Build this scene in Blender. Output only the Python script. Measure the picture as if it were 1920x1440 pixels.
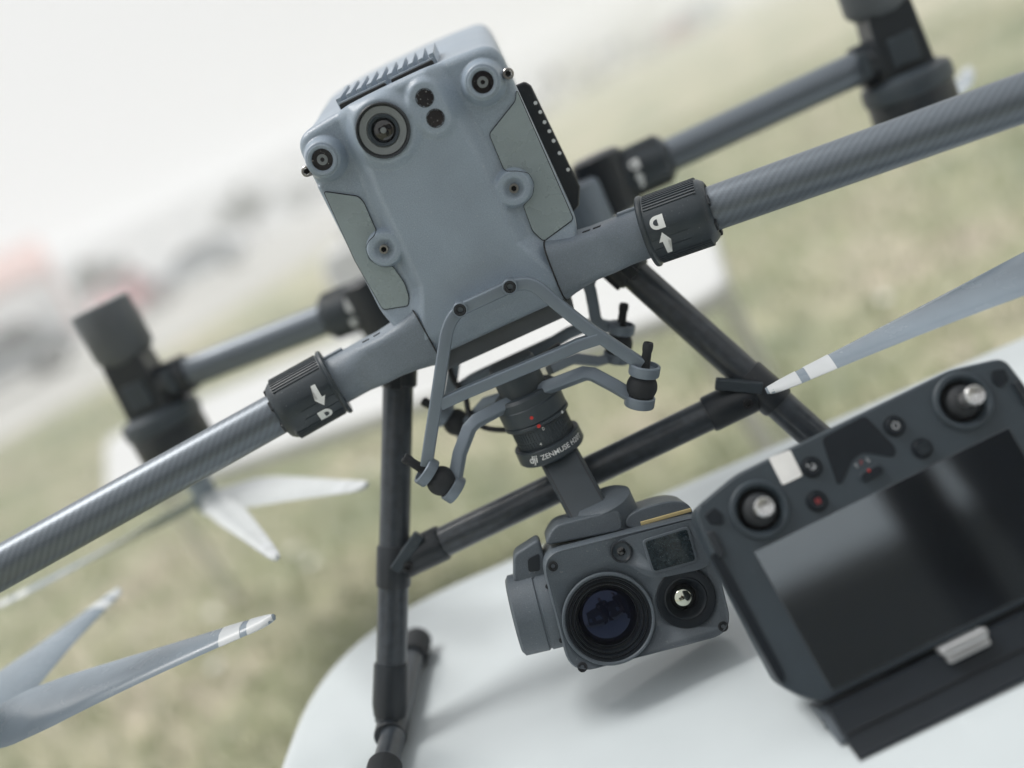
import bpy, bmesh, math, random
import numpy as np
from mathutils import Vector, Matrix
from math import radians, cos, sin, pi, atan2, sqrt

# ------------------------------------------------------------------ camera, world, sun, exposure
sc = bpy.context.scene
for o in list(bpy.data.objects): bpy.data.objects.remove(o)
sc.render.resolution_x, sc.render.resolution_y = 1024, 768
FPX = 1866.7                                   # focal length in pixels of the 1920 px wide photograph
PITCH, ROLL, YAW = radians(14.3), radians(25.3), radians(7.5)
CAMZ, TABLE = 1.125, 0.75
cp, sp, cr, sr = cos(PITCH), sin(PITCH), cos(ROLL), sin(ROLL)
R_, U_, F_ = Vector((1, 0, 0)), Vector((0, sp, cp)), Vector((0, cp, -sp))
camd = bpy.data.cameras.new('camera'); cam = bpy.data.objects.new('camera', camd)
sc.collection.objects.link(cam); sc.camera = cam
right, up_ = R_*cr - U_*sr, R_*sr + U_*cr
cam.matrix_world = Matrix(((right.x, up_.x, -F_.x, 0), (right.y, up_.y, -F_.y, 0), (right.z, up_.z, -F_.z, CAMZ), (0, 0, 0, 1)))
camd.sensor_width, camd.lens = 36, 35
camd.clip_start, camd.clip_end = 0.02, 2000
camd.dof.use_dof = True; camd.dof.focus_distance = 0.643; camd.dof.aperture_fstop = 1.68

w = bpy.data.worlds.new('World'); sc.world = w; w.use_nodes = True
nt = w.node_tree; nt.nodes.clear()
SUN_EL, SUN_AZ = radians(66), radians(-60)     # azimuth from +Y (behind the drone) towards -X
sky = nt.nodes.new('ShaderNodeTexSky'); sky.sky_type = 'NISHITA'; sky.sun_disc = False
sky.sun_elevation = SUN_EL; sky.sun_rotation = SUN_AZ; sky.dust_density = 6; sky.air_density = 1.5
hs = nt.nodes.new('ShaderNodeHueSaturation'); hs.inputs['Saturation'].default_value = .12
mx = nt.nodes.new('ShaderNodeMix'); mx.data_type = 'RGBA'; mx.inputs[0].default_value = .9
mx.inputs[7].default_value = (4.5, 4.53, 4.52, 1)   # even overcast cloud cover
bg = nt.nodes.new('ShaderNodeBackground'); bg.inputs['Strength'].default_value = .1
wo = nt.nodes.new('ShaderNodeOutputWorld')
nt.links.new(sky.outputs[0], hs.inputs['Color']); nt.links.new(hs.outputs[0], mx.inputs[6])
nt.links.new(mx.outputs[2], bg.inputs['Color']); nt.links.new(bg.outputs[0], wo.inputs[0])
sd = bpy.data.lights.new('sun', 'SUN'); sd.energy = 1.5; sd.angle = radians(22); sd.color = (1, .97, .93)
sun = bpy.data.objects.new('sun', sd); sc.collection.objects.link(sun)
sdir = Vector((sin(SUN_AZ)*cos(SUN_EL), cos(SUN_AZ)*cos(SUN_EL), sin(SUN_EL)))
sun.rotation_euler = sdir.to_track_quat('Z', 'Y').to_euler(); sun.location = sdir*20
sc.view_settings.view_transform = 'Standard'; sc.view_settings.look = 'None'
sc.view_settings.exposure = 0.82
sc.cycles.volume_bounces = 3; sc.view_settings.gamma = 1

# ------------------------------------------------------------------ pixel -> place
def ray(px, py):
    dx, up = px-960, 720-py
    u, v = dx*cr+up*sr, -dx*sr+up*cr
    return Vector((u, v*sp+FPX*cp, v*cp-FPX*sp))/FPX
class Frame:
    """a thing's own axes (X right, Y away, Z up) at an origin; at() meets a pixel's ray with a plane of that frame"""
    def __init__(s, o, X, Y, Z):
        s.o = Vector(o); s.M = Matrix((X, Y, Z))
        s.W = Matrix.Translation(s.o) @ s.M.transposed().to_4x4()
    def at(s, px, py, c=0., ax=1):
        d = s.M @ ray(px, py); e = s.M @ (Vector((0, 0, CAMZ))-s.o)
        return e + d*((c-e[ax])/d[ax])
WF = Frame((0, 0, 0), (1, 0, 0), (0, 1, 0), (0, 0, 1))
DF = Frame((.008, .65, TABLE), (cos(YAW), -sin(YAW), 0), (sin(YAW), cos(YAW), 0), (0, 0, 1))
def gpx(px, py): return WF.at(px, py, 0, 2)

# ------------------------------------------------------------------ object helpers
COL = sc.collection
def tag(o, label=None, cat=None, group=None, kind=None):
    if label: o['label'] = label
    if cat: o['category'] = cat
    if group: o['group'] = group
    if kind: o['kind'] = kind
    return o
def empty(name, M, label, cat, group=None):
    o = bpy.data.objects.new(name, None); COL.objects.link(o); o.matrix_world = M; o.empty_display_size = .05
    return tag(o, label, cat, group)
def frame_z(z, x=None):
    """rotation whose Z is z and whose X is as near x as can be"""
    z = Vector(z).normalized(); x = Vector(x if x is not None else ((1, 0, 0) if abs(z.x) < .9 else (0, 1, 0)))
    x = (x - z*x.dot(z)).normalized(); y = z.cross(x)
    return Matrix((x, y, z)).transposed().to_4x4()
def T(x, y=None, z=None):
    return Matrix.Translation(Vector(x) if y is None else Vector((x, y, z)))
class MB:
    def __init__(s): s.v = []; s.f = []; s.m = []; s.mi = 0
    def add(s, vs, fs, M=None):
        n = len(s.v); s.v += [tuple(M @ Vector(q)) if M else tuple(q) for q in vs]
        s.f += [tuple(i+n for i in f) for f in fs]; s.m += [s.mi]*len(fs); return s
    def box(s, x, y, z, M=None):
        """x, y, z: (lo, hi)"""
        vs = [(a, b, c) for a in x for b in y for c in z]
        return s.add(vs, [(0, 1, 3, 2), (4, 6, 7, 5), (0, 4, 5, 1), (2, 3, 7, 6), (0, 2, 6, 4), (1, 5, 7, 3)], M)
    def lathe(s, prof, M=None, n=40, a0=0, a1=2*pi, cap=True):
        full = abs(a1-a0-2*pi) < 1e-6; k = n if full else n+1; vs = []; fs = []
        for r, z in prof:
            for i in range(k):
                a = a0+(a1-a0)*i/n; vs.append((r*cos(a), r*sin(a), z))
        for j in range(len(prof)-1):
            for i in range(n):
                i2 = (i+1) % k; fs.append((j*k+i, j*k+i2, (j+1)*k+i2, (j+1)*k+i))
        if full and cap:
            if prof[0][0] > 1e-6: fs.append(tuple(range(k-1, -1, -1)))
            if prof[-1][0] > 1e-6: fs.append(tuple((len(prof)-1)*k+i for i in range(k)))
        return s.add(vs, fs, M)
    def tube(s, p0, p1, r, n=24, r1=None):
        p0, p1 = Vector(p0), Vector(p1)
        return s.lathe([(r, 0), (r if r1 is None else r1, (p1-p0).length)], T(p0) @ frame_z(p1-p0), n)
    def prism(s, poly, lo, hi, M=None):
        """poly: (x, z) outline; extruded along y from lo to hi"""
        n = len(poly); vs = [(x, lo, z) for x, z in poly]+[(x, hi, z) for x, z in poly]
        return s.add(vs, [tuple(range(n)), tuple(range(2*n-1, n-1, -1))]+[(i, i+n, (i+1) % n+n, (i+1) % n) for i in range(n)], M)
    def sweep(s, pts, prof, nrm, closed=False):
        """sweep the closed 2-D profile (across, along-nrm) along pts"""
        pts = [Vector(q) for q in pts]; nrm = Vector(nrm); k = len(prof); vs = []; fs = []
        for i, q in enumerate(pts):
            a, b = pts[max(0, i-1)], pts[min(len(pts)-1, i+1)]
            t = (b-a).normalized(); side = t.cross(nrm).normalized(); nn = side.cross(t)
            sc_ = 1.
            if 0 < i < len(pts)-1:
                t0, t1 = (q-a).normalized(), (b-q).normalized(); sc_ = 1/max(.5, sqrt(max(.01, (1+t0.dot(t1))/2)))
            vs += [q+side*(x*sc_)+nn*y for x, y in prof]
        for j in range(len(pts)-1):
            for i in range(k): fs.append((j*k+i, j*k+(i+1) % k, (j+1)*k+(i+1) % k, (j+1)*k+i))
        fs.append(tuple(range(k-1, -1, -1))); fs.append(tuple((len(pts)-1)*k+i for i in range(k)))
        return s.add(vs, fs)
    def loft(s, loops, cap=True):
        k = len(loops[0]); vs = [q for l in loops for q in l]; fs = []
        for j in range(len(loops)-1):
            for i in range(k): fs.append((j*k+i, j*k+(i+1) % k, (j+1)*k+(i+1) % k, (j+1)*k+i))
        if cap: fs.append(tuple(range(k-1, -1, -1))); fs.append(tuple((len(loops)-1)*k+i for i in range(k)))
        return s.add(vs, fs)
    def build(s, name, mat, parent=None, bevel=0, seg=2, ang=38, M=None, flat=False, fixn=True):
        me = bpy.data.meshes.new(name); me.from_pydata(s.v, [], s.f)
        mats = mat if isinstance(mat, (list, tuple)) else [mat]
        for q in mats: me.materials.append(q)
        if len(mats) > 1: me.polygons.foreach_set('material_index', s.m)
        me.update()
        if fixn:
            bm = bmesh.new(); bm.from_mesh(me); bmesh.ops.recalc_face_normals(bm, faces=bm.faces); bm.to_mesh(me); bm.free()
        if not flat:
            me.polygons.foreach_set('use_smooth', [True]*len(me.polygons))
            me.set_sharp_from_angle(angle=radians(ang))
        o = bpy.data.objects.new(name, me); COL.objects.link(o)
        if M is not None: o.matrix_basis = M
        if parent: o.parent = parent
        if bevel:
            b = o.modifiers.new('bevel', 'BEVEL'); b.width = bevel; b.segments = seg; b.limit_method = 'ANGLE'; b.angle_limit = radians(40); b.harden_normals = True
            me.polygons.foreach_set('use_smooth', [True]*len(me.polygons))
        return o
def copy_tree(o, parent=None):
    c = o.copy(); COL.objects.link(c); c.parent = parent
    for ch in list(o.children): copy_tree(ch, c)
    return c
def rrect(w2, h2, r, n=6):
    out = []
    for cx, cy, a in ((w2-r, h2-r, 0), (-w2+r, h2-r, pi/2), (-w2+r, -h2+r, pi), (w2-r, -h2+r, 1.5*pi)):
        out += [(cx+r*cos(a+pi/2*i/n), cy+r*sin(a+pi/2*i/n)) for i in range(n+1)]
    return out
def round_poly(pts, rads, n=6):
    """outline with rounded corners (arc-like quadratic blends)"""
    out = []; k = len(pts)
    for i in range(k):
        p, a, b = Vector(pts[i]), Vector(pts[i-1]), Vector(pts[(i+1) % k])
        r = rads[i] if isinstance(rads, (list, tuple)) else rads
        da, db = (a-p), (b-p); ra, rb = min(r, da.length*.49), min(r, db.length*.49)
        if r <= 0: out.append(tuple(p)); continue
        s, e = p+da.normalized()*ra, p+db.normalized()*rb
        for j in range(n+1):
            t = j/n; out.append(tuple(s*(1-t)**2+p*2*t*(1-t)+e*t*t))
    return out
def smooth_line(pts, k=6):
    pts = [Vector(q) for q in pts]; out = []
    for i in range(len(pts)-1):
        p0, p1, p2, p3 = pts[max(0, i-1)], pts[i], pts[i+1], pts[min(len(pts)-1, i+2)]
        for j in range(k):
            t = j/k; out.append(.5*((2*p1)+(p2-p0)*t+(2*p0-5*p1+4*p2-p3)*t*t+(3*p1-p0-3*p2+p3)*t**3))
    out.append(pts[-1]); return out
def circ(r, n=10): return [(r*cos(2*pi*i/n), r*sin(2*pi*i/n)) for i in range(n)]

# ------------------------------------------------------------------ materials (all procedural)
def mat(name, col, rough=.5, metal=0, var=.10, vs=40., bump=0., bs=900., spec=.5, coat=0, speck=0., rvar=.08, ior=None, grain=0.):
    m = bpy.data.materials.new(name); m.use_nodes = True; t = m.node_tree; N = t.nodes; Lk = t.links
    b = N['Principled BSDF']; tc = N.new('ShaderNodeTexCoord')
    b.inputs['Metallic'].default_value = metal; b.inputs['Specular IOR Level'].default_value = spec
    b.inputs['Coat Weight'].default_value = coat; b.inputs['Coat Roughness'].default_value = .08
    if ior: b.inputs['IOR'].default_value = ior
    n1 = N.new('ShaderNodeTexNoise'); n1.inputs['Scale'].default_value = vs; n1.inputs['Detail'].default_value = 5
    Lk.new(tc.outputs['Object'], n1.inputs['Vector'])
    rp = N.new('ShaderNodeValToRGB'); rp.color_ramp.elements[0].position = .3; rp.color_ramp.elements[1].position = .7
    rp.color_ramp.elements[0].color = (*[c*(1-var) for c in col], 1); rp.color_ramp.elements[1].color = (*[min(1, c*(1+var)) for c in col], 1)
    Lk.new(n1.outputs['Fac'], rp.inputs[0]); outc = rp.outputs[0]
    if grain:
        n5 = N.new('ShaderNodeTexNoise'); n5.inputs['Scale'].default_value = 1150; n5.inputs['Detail'].default_value = 3; Lk.new(tc.outputs['Object'], n5.inputs['Vector'])
        r5 = N.new('ShaderNodeMapRange'); r5.inputs[1].default_value = .3; r5.inputs[2].default_value = .7; r5.inputs[3].default_value = 1-grain; r5.inputs[4].default_value = 1+grain; Lk.new(n5.outputs['Fac'], r5.inputs[0])
        m5 = N.new('ShaderNodeMix'); m5.data_type = 'RGBA'; m5.blend_type = 'MULTIPLY'; m5.inputs[0].default_value = 1; Lk.new(outc, m5.inputs[6]); Lk.new(r5.outputs[0], m5.inputs[7]); outc = m5.outputs[2]
    if speck:
        n3 = N.new('ShaderNodeTexNoise'); n3.inputs['Scale'].default_value = 700; n3.inputs['Detail'].default_value = 1
        Lk.new(tc.outputs['Object'], n3.inputs['Vector'])
        r3 = N.new('ShaderNodeValToRGB'); r3.color_ramp.elements[0].position = .70; r3.color_ramp.elements[1].position = .76
        r3.color_ramp.elements[1].color = (speck, speck, speck, 1)
        Lk.new(n3.outputs['Fac'], r3.inputs[0])
        mm = N.new('ShaderNodeMix'); mm.data_type = 'RGBA'; Lk.new(r3.outputs[0], mm.inputs[0]); Lk.new(outc, mm.inputs[6]); mm.inputs[7].default_value = (.62, .63, .62, 1); outc = mm.outputs[2]
    Lk.new(outc, b.inputs['Base Color'])
    mr = N.new('ShaderNodeMapRange'); mr.inputs[3].default_value = max(.02, rough-rvar); mr.inputs[4].default_value = min(1, rough+rvar)
    n4 = N.new('ShaderNodeTexNoise'); n4.inputs['Scale'].default_value = vs*2.3; n4.inputs['Detail'].default_value = 3
    Lk.new(tc.outputs['Object'], n4.inputs['Vector']); Lk.new(n4.outputs['Fac'], mr.inputs[0]); Lk.new(mr.outputs[0], b.inputs['Roughness'])
    if bump:
        n2 = N.new('ShaderNodeTexNoise'); n2.inputs['Scale'].default_value = bs; n2.inputs['Detail'].default_value = 2
        Lk.new(tc.outputs['Object'], n2.inputs['Vector'])
        bp = N.new('ShaderNodeBump'); bp.inputs['Strength'].default_value = bump; bp.inputs['Distance'].default_value = .0004
        Lk.new(n2.outputs['Fac'], bp.inputs['Height']); Lk.new(bp.outputs[0], b.inputs['Normal'])
    return m
def mnode(N, Lk, op, a, b=None, c=None):
    n = N.new('ShaderNodeMath'); n.operation = op
    for i, q in enumerate((a, b, c)):
        if q is None: continue
        if hasattr(q, 'links'): Lk.new(q, n.inputs[i])
        else: n.inputs[i].default_value = q
    return n.outputs[0]
def carbon(name, pitch=.0014, rad=.0146, lo=(.100, .121, .145), hi=(.140, .168, .200), rough=.37, bmp=.10, met=.4):
    """twill weave wound round the object's own Z axis"""
    m = bpy.data.materials.new(name); m.use_nodes = True; t = m.node_tree; N = t.nodes; Lk = t.links
    b = N['Principled BSDF']; tc = N.new('ShaderNodeTexCoord'); sx = N.new('ShaderNodeSeparateXYZ'); Lk.new(tc.outputs['Object'], sx.inputs[0])
    ang = mnode(N, Lk, 'ARCTAN2', sx.outputs[1], sx.outputs[0])
    n_around = round(2*pi*rad/pitch/4)*4
    arc = mnode(N, Lk, 'MULTIPLY', ang, n_around/(2*pi))
    al = mnode(N, Lk, 'MULTIPLY', sx.outputs[2], 1/pitch)
    u = mnode(N, Lk, 'MULTIPLY', mnode(N, Lk, 'ADD', al, arc), .7071); v = mnode(N, Lk, 'MULTIPLY', mnode(N, Lk, 'SUBTRACT', al, arc), .7071)
    u = mnode(N, Lk, 'ADD', al, 0.); v = arc
    fu, fv = mnode(N, Lk, 'FLOOR', u), mnode(N, Lk, 'FLOOR', v)
    ph = mnode(N, Lk, 'MODULO', mnode(N, Lk, 'ADD', mnode(N, Lk, 'ADD', fu, fv), 4000.), 4.)
    over = mnode(N, Lk, 'LESS_THAN', ph, 1.5)
    # rounded yarn profile in each cell
    du = mnode(N, Lk, 'SUBTRACT', mnode(N, Lk, 'FRACT', mnode(N, Lk, 'ADD', u, 400.)), .5); dv = mnode(N, Lk, 'SUBTRACT', mnode(N, Lk, 'FRACT', mnode(N, Lk, 'ADD', v, 400.)), .5)
    hu = mnode(N, Lk, 'SUBTRACT', 1., mnode(N, Lk, 'MULTIPLY', mnode(N, Lk, 'MULTIPLY', du, du), 3.2)); hv = mnode(N, Lk, 'SUBTRACT', 1., mnode(N, Lk, 'MULTIPLY', mnode(N, Lk, 'MULTIPLY', dv, dv), 3.2))
    mixh = N.new('ShaderNodeMix'); Lk.new(over, mixh.inputs[0]); Lk.new(hu, mixh.inputs[2]); Lk.new(hv, mixh.inputs[3])
    n1 = N.new('ShaderNodeTexNoise'); n1.inputs['Scale'].default_value = 300; Lk.new(tc.outputs['Object'], n1.inputs['Vector'])
    fac = mnode(N, Lk, 'ADD', mnode(N, Lk, 'MULTIPLY', over, .55), mnode(N, Lk, 'MULTIPLY', n1.outputs['Fac'], .4))
    mc = N.new('ShaderNodeMix'); mc.data_type = 'RGBA'; Lk.new(fac, mc.inputs[0]); mc.inputs[6].default_value = (*lo, 1); mc.inputs[7].default_value = (*hi, 1)
    Lk.new(mc.outputs[2], b.inputs['Base Color'])
    Lk.new(mnode(N, Lk, 'ADD', mnode(N, Lk, 'MULTIPLY', over, .03), rough), b.inputs['Roughness'])
    bp = N.new('ShaderNodeBump'); bp.inputs['Strength'].default_value = bmp; bp.inputs['Distance'].default_value = .0004
    Lk.new(mixh.outputs[0], bp.inputs['Height']); Lk.new(bp.outputs[0], b.inputs['Normal'])
    b.inputs['Metallic'].default_value = met; b.inputs['Specular IOR Level'].default_value = .8; b.inputs['Coat Weight'].default_value = .12; b.inputs['Coat Roughness'].default_value = .3
    return m
M_shell = mat('shell_grey', (.265, .325, .395), .34, var=.08, vs=22, bump=.5, bs=1300, speck=.22, grain=.10)
M_panel = mat('side_panel_grey', (.29, .35, .375), .28, metal=.2, var=.07, vs=30, bump=.2, speck=.16, grain=.06)
M_root = mat('arm_root_grey', (.168, .204, .245), .45, var=.08, vs=30, bump=.7, bs=1300, speck=.14, grain=.12)
M_brkt = mat('bracket_grey', (.175, .214, .258), .42, metal=.25, var=.06, bump=.25, bs=1500)
M_gim = mat('gimbal_grey', (.086, .106, .126), .5, var=.09, bump=.6, bs=1300, speck=.10, grain=.10)
M_gimd = mat('gimbal_dark', (.032, .045, .057), .45, var=.1, bump=.25, bs=1500)
M_black = mat('black_plastic', (.010, .015, .021), .40, var=.15, bump=.2, speck=.04)
M_collar = mat('collar_black', (.024, .035, .045), .38, var=.12, bump=.25, bs=1200, speck=.10)
M_rub = mat('black_rubber', (.011, .014, .018), .72, var=.2, bump=.3)
M_gap = mat('seam_dark', (.010, .011, .013), .8)
M_white = mat('white_print', (.78, .80, .80), .5, var=.04)
M_red = mat('red_print', (.62, .025, .02), .4, var=.05)
M_blade = mat('blade_grey', (.235, .285, .335), .26, var=.08, vs=30, bump=.1, speck=.05)
M_steel = mat('screw_steel', (.36, .35, .34), .3, metal=.9)
M_silver = mat('silver_metal', (.72, .73, .74), .3, metal=.9, bump=.1)
M_glass = mat('dark_lens_glass', (.006, .007, .009), .05, spec=.5, rvar=.02, coat=.6)
M_lensgrey = mat('lens_ring_grey', (.17, .19, .20), .35, var=.05)
M_dust = mat('dusty_sensor_glass', (.012, .011, .013), .12, speck=.75, rvar=.04)
M_rc = mat('controller_black', (.027, .040, .052), .52, var=.09, bump=.6, bs=1300, speck=.05, grain=.10)
M_rc2 = mat('controller_dark', (.007, .011, .016), .45, var=.1, bump=.15, spec=.25)
M_tube = carbon('carbon_twill_tube')
M_leg = mat('dark_carbon_tube', (.038, .047, .058), .30, var=.25, vs=160, bump=.12, bs=500, rvar=.05)

def cut(o, cutters):
    """carve the cutter shapes out of a mesh object for good"""
    for c in cutters:
        k = c.build('cutter', M_gap, o.parent); bo = o.modifiers.new('cut', 'BOOLEAN'); bo.operation = 'DIFFERENCE'; bo.object = k; bo.solver = 'EXACT'
        others = [q for q in o.modifiers if q != bo]
        for q in others: q.show_viewport = False
        me = bpy.data.meshes.new_from_object(o.evaluated_get(bpy.context.evaluated_depsgraph_get()))
        for q in others: q.show_viewport = True
        o.modifiers.remove(bo); nm = o.data.name; o.data = me; me.name = nm; bpy.data.objects.remove(k)
    return o
# ================================================================== the setting
random.seed(7); rng = np.random.default_rng(7)
def ground_mat():
    m = bpy.data.materials.new('meadow_ground'); m.use_nodes = True; N = m.node_tree.nodes; Lk = m.node_tree.links; b = N['Principled BSDF']
    tc = N.new('ShaderNodeTexCoord'); 
    def noise(s, d=4, r=.55): n = N.new('ShaderNodeTexNoise'); n.inputs['Scale'].default_value = s; n.inputs['Detail'].default_value = d; n.inputs['Roughness'].default_value = r; Lk.new(tc.outputs['Object'], n.inputs['Vector']); return n.outputs['Fac']
    r1 = N.new('ShaderNodeValToRGB'); e = r1.color_ramp.elements; e[0].position = .36; e[0].color = (.19, .24, .135, 1); e[1].position = .66; e[1].color = (.62, .55, .44, 1); q = r1.color_ramp.elements.new(.5); q.color = (.45, .46, .30, 1)
    Lk.new(noise(.9, 6, .60), r1.inputs[0])
    r2 = N.new('ShaderNodeValToRGB'); e = r2.color_ramp.elements; e[0].position = .35; e[0].color = (.62, .62, .60, 1); e[1].position = .7; e[1].color = (1.25, 1.2, 1.15, 1); Lk.new(noise(9, 6, .7), r2.inputs[0])
    mm = N.new('ShaderNodeMix'); mm.data_type = 'RGBA'; mm.blend_type = 'MULTIPLY'; mm.inputs[0].default_value = 1; Lk.new(r1.outputs[0], mm.inputs[6]); Lk.new(r2.outputs[0], mm.inputs[7])
    Lk.new(mm.outputs[2], b.inputs['Base Color']); b.inputs['Roughness'].default_value = .75; b.inputs['Specular IOR Level'].default_value = .35
    b.inputs['Sheen Weight'].default_value = .35; b.inputs['Sheen Roughness'].default_value = .5
    bp = N.new('ShaderNodeBump'); bp.inputs['Strength'].default_value = .7; bp.inputs['Distance'].default_value = .04; Lk.new(noise(22, 6, .7), bp.inputs['Height']); Lk.new(bp.outputs[0], b.inputs['Normal'])
    return m
M_ground = ground_mat()
b = MB(); b.add([(-320, -60, 0), (320, -60, 0), (320, 330, 0), (-320, 330, 0)], [(0, 1, 2, 3)]); tag(b.build('ground', M_ground, flat=True), 'pale dry meadow ground stretching to the horizon', 'ground', kind='structure')
edge = [(-30, 2.), (-12, 8.5)]+[tuple(gpx(a, c).xy) for a, c in ((0, 832), (300, 662), (480, 552), (650, 446), (880, 300), (1000, 226))]+[(20, 100), (70, 300)]
M_road = mat('pale_concrete', (.42, .42, .40), .8, var=.12, vs=.6, bump=.3, bs=60)
b = MB(); far = [(-300, 300), (-300, 2)]; pts = edge+far; b.add([(x, y, .004) for x, y in pts], [tuple(range(len(pts)))]); tag(b.build('road', M_road, flat=True), 'pale concrete parking area beyond the grass', 'road', kind='structure')
# grass blades where the meadow is near
nb = 70000
gx = rng.uniform(-7, 6, nb); gy = 1.2+rng.random(nb)**2.2*12; keep = np.ones(nb, bool)
ex, ey = np.array(edge).T
lim = np.interp(gx, ex, ey); keep &= ~((gy > lim-.2) & (gx < 7))
gx, gy = gx[keep], gy[keep]; nb = len(gx); hh = rng.uniform(.03, .085, nb); aa = rng.uniform(0, 2*pi, nb); ww = rng.uniform(.003, .007, nb); lx, ly = rng.normal(0, .035, nb), rng.normal(0, .035, nb)
V = np.zeros((nb, 3, 3)); V[:, 0] = np.c_[gx-ww*np.cos(aa), gy-ww*np.sin(aa), np.zeros(nb)]; V[:, 1] = np.c_[gx+ww*np.cos(aa), gy+ww*np.sin(aa), np.zeros(nb)]; V[:, 2] = np.c_[gx+lx, gy+ly, hh]
me = bpy.data.meshes.new('grass'); me.from_pydata(V.reshape(-1, 3).tolist(), [], np.arange(nb*3).reshape(-1, 3).tolist()); me.materials.append(mat('grass_blades', (.27, .31, .165), .6, var=.4, vs=2.5)); o = bpy.data.objects.new('grass', me); COL.objects.link(o)
tag(o, 'short dry grass blades across the near meadow', 'grass', kind='stuff')

# white flower heads that blur into pale discs
M_pet = mat('flower_white', (.86, .85, .82), .5); M_stem = mat('flower_stem', (.12, .17, .06), .6)
bm_ = MB(); bm_.lathe([(.004, -.004), (.018, .002), (.020, .006), (.012, .010), (0, .014)], None, 14); f0 = None
for i, (a, c) in enumerate(((585, 1055), (552, 1032), (400, 1150), (405, 1250), (690, 880), (1660, 560))):
    p = WF.at(a, c, .12, 2)
    if p.y > 16 or p.y < 1.4: p = Vector((p.x*6/p.y, 6, .12))
    fl = empty('wildflower', T(p.x, p.y, 0), 'small white wildflower blurred to a pale disc in the meadow', 'flower', 'white wildflowers in the meadow')
    if f0 is None:
        f0 = bm_.build('flower_head', M_pet, fl, M=T(0, 0, .12)); b = MB(); b.tube((0, 0, 0), (0, 0, .12), .002, 6); s0_ = b.build('stem', M_stem, fl)
    else:
        for src in (f0, s0_): k_ = src.copy(); COL.objects.link(k_); k_.parent = fl
# ---- tables
M_top = mat('white_lacquer', (.55, .60, .622), .22, var=.035, vs=9, coat=.3, rvar=.12)
M_top2 = mat('white_tabletop', (.58, .59, .59), .45, var=.03, vs=5)
M_mtl = mat('white_metal_leg', (.70, .70, .69), .4, var=.04)
def table(name, poly, rads, z, label, legs, m, thick=.032, r=.014):
    root = empty(name, T(poly[0][0], poly[0][1], 0), label, 'table', 'white tables on the meadow')
    off = Vector((-poly[0][0], -poly[0][1], 0)); out = round_poly(poly, rads, 14); cx = sum(p[0] for p in out)/len(out); cy = sum(p[1] for p in out)/len(out)
    def loop(ins, zz):
        P = [Vector(q) for q in out]; res = []
        for i in range(len(P)):
            t = (P[(i+1) % len(P)]-P[i-1]).normalized(); nrm = Vector((t.y, -t.x))
            if nrm.dot(Vector((cx, cy))-P[i]) < 0: nrm = -nrm
            q = P[i]+nrm*ins; res.append((q.x+off.x, q.y+off.y, zz))
        return res
    b = MB(); ls = [loop(.02, z)]
    for k in range(7): a = pi/2*k/6; ls.append(loop(r*(1-sin(a)), z-r*(1-cos(a))))
    ls += [loop(0, z-thick), loop(.006, z-thick-.004)]
    b.loft(ls); b.build('tabletop', m, root, ang=60)
    for lx_, ly_, sx, sy in legs:
        b = MB(); b.tube((lx_+off.x+sx, ly_+off.y+sy, 0), (lx_+off.x, ly_+off.y, z-thick), .018, 16, .022); lg = b.build('table_leg', M_mtl, root)
        b = MB(); b.lathe([(.024, 0), (.024, .012), (.019, .018)], T(lx_+off.x+sx, ly_+off.y+sy, 0), 16); b.build('foot_cap', M_rub, lg)
    return root
P = [WF.at(*q, TABLE, 2).xy for q in ((540, 1440), (600, 1288), (1350, 893), (1900, 650))]
lp = P[0]+(P[0]-P[1]).normalized()*.42
corner = Vector((-.268, .895))
table('table', [(lp.x-.01, .22), tuple(corner), (1.25, .775), (1.25, .15)], [.08, .15, .1, .1], TABLE, 'glossy white table with rounded corner carrying the drone and the controller',
      [(-.12, .34, 0, 0), (1.1, .3, 0, 0), (1.1, .66, 0, 0), (-.08, .76, 0, 0)], M_top)
t2 = [(-.88, 2.05), (-1.20, 3.05), (.64, 2.48), (.36, 1.45)]
table('table', t2, [.12]*4, .745, 'blurred white table standing on the grass behind the drone', [(-1.08, 2.92, -.10, .35), (.35, 1.85, .12, .1), (.55, 2.35, .06, .05)], M_top2)
# white case on the far table
c = WF.at(668, 500, 2.45); root = empty('equipment_case', T(c.x+.06, 2.45, .746), 'white rounded case standing on the far table', 'case')
b = MB(); b.prism(round_poly([(-.13, 0), (.13, 0), (.13, .25), (-.13, .25)], .05), -.09, .09); b.build('case_body', M_top2, root, bevel=.02, seg=4)
b = MB(); b.sweep(smooth_line([(-.05, 0, .245), (-.045, 0, .285), (.045, 0, .285), (.05, 0, .245)], 5), circ(.010, 10), (0, 1, 0)); b.build('handle', M_mtl, root)
b = MB(); b.box((-.132, .132), (-.092, .092), (.158, .164)); b.build('lid_seam', M_mtl, root)

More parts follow.
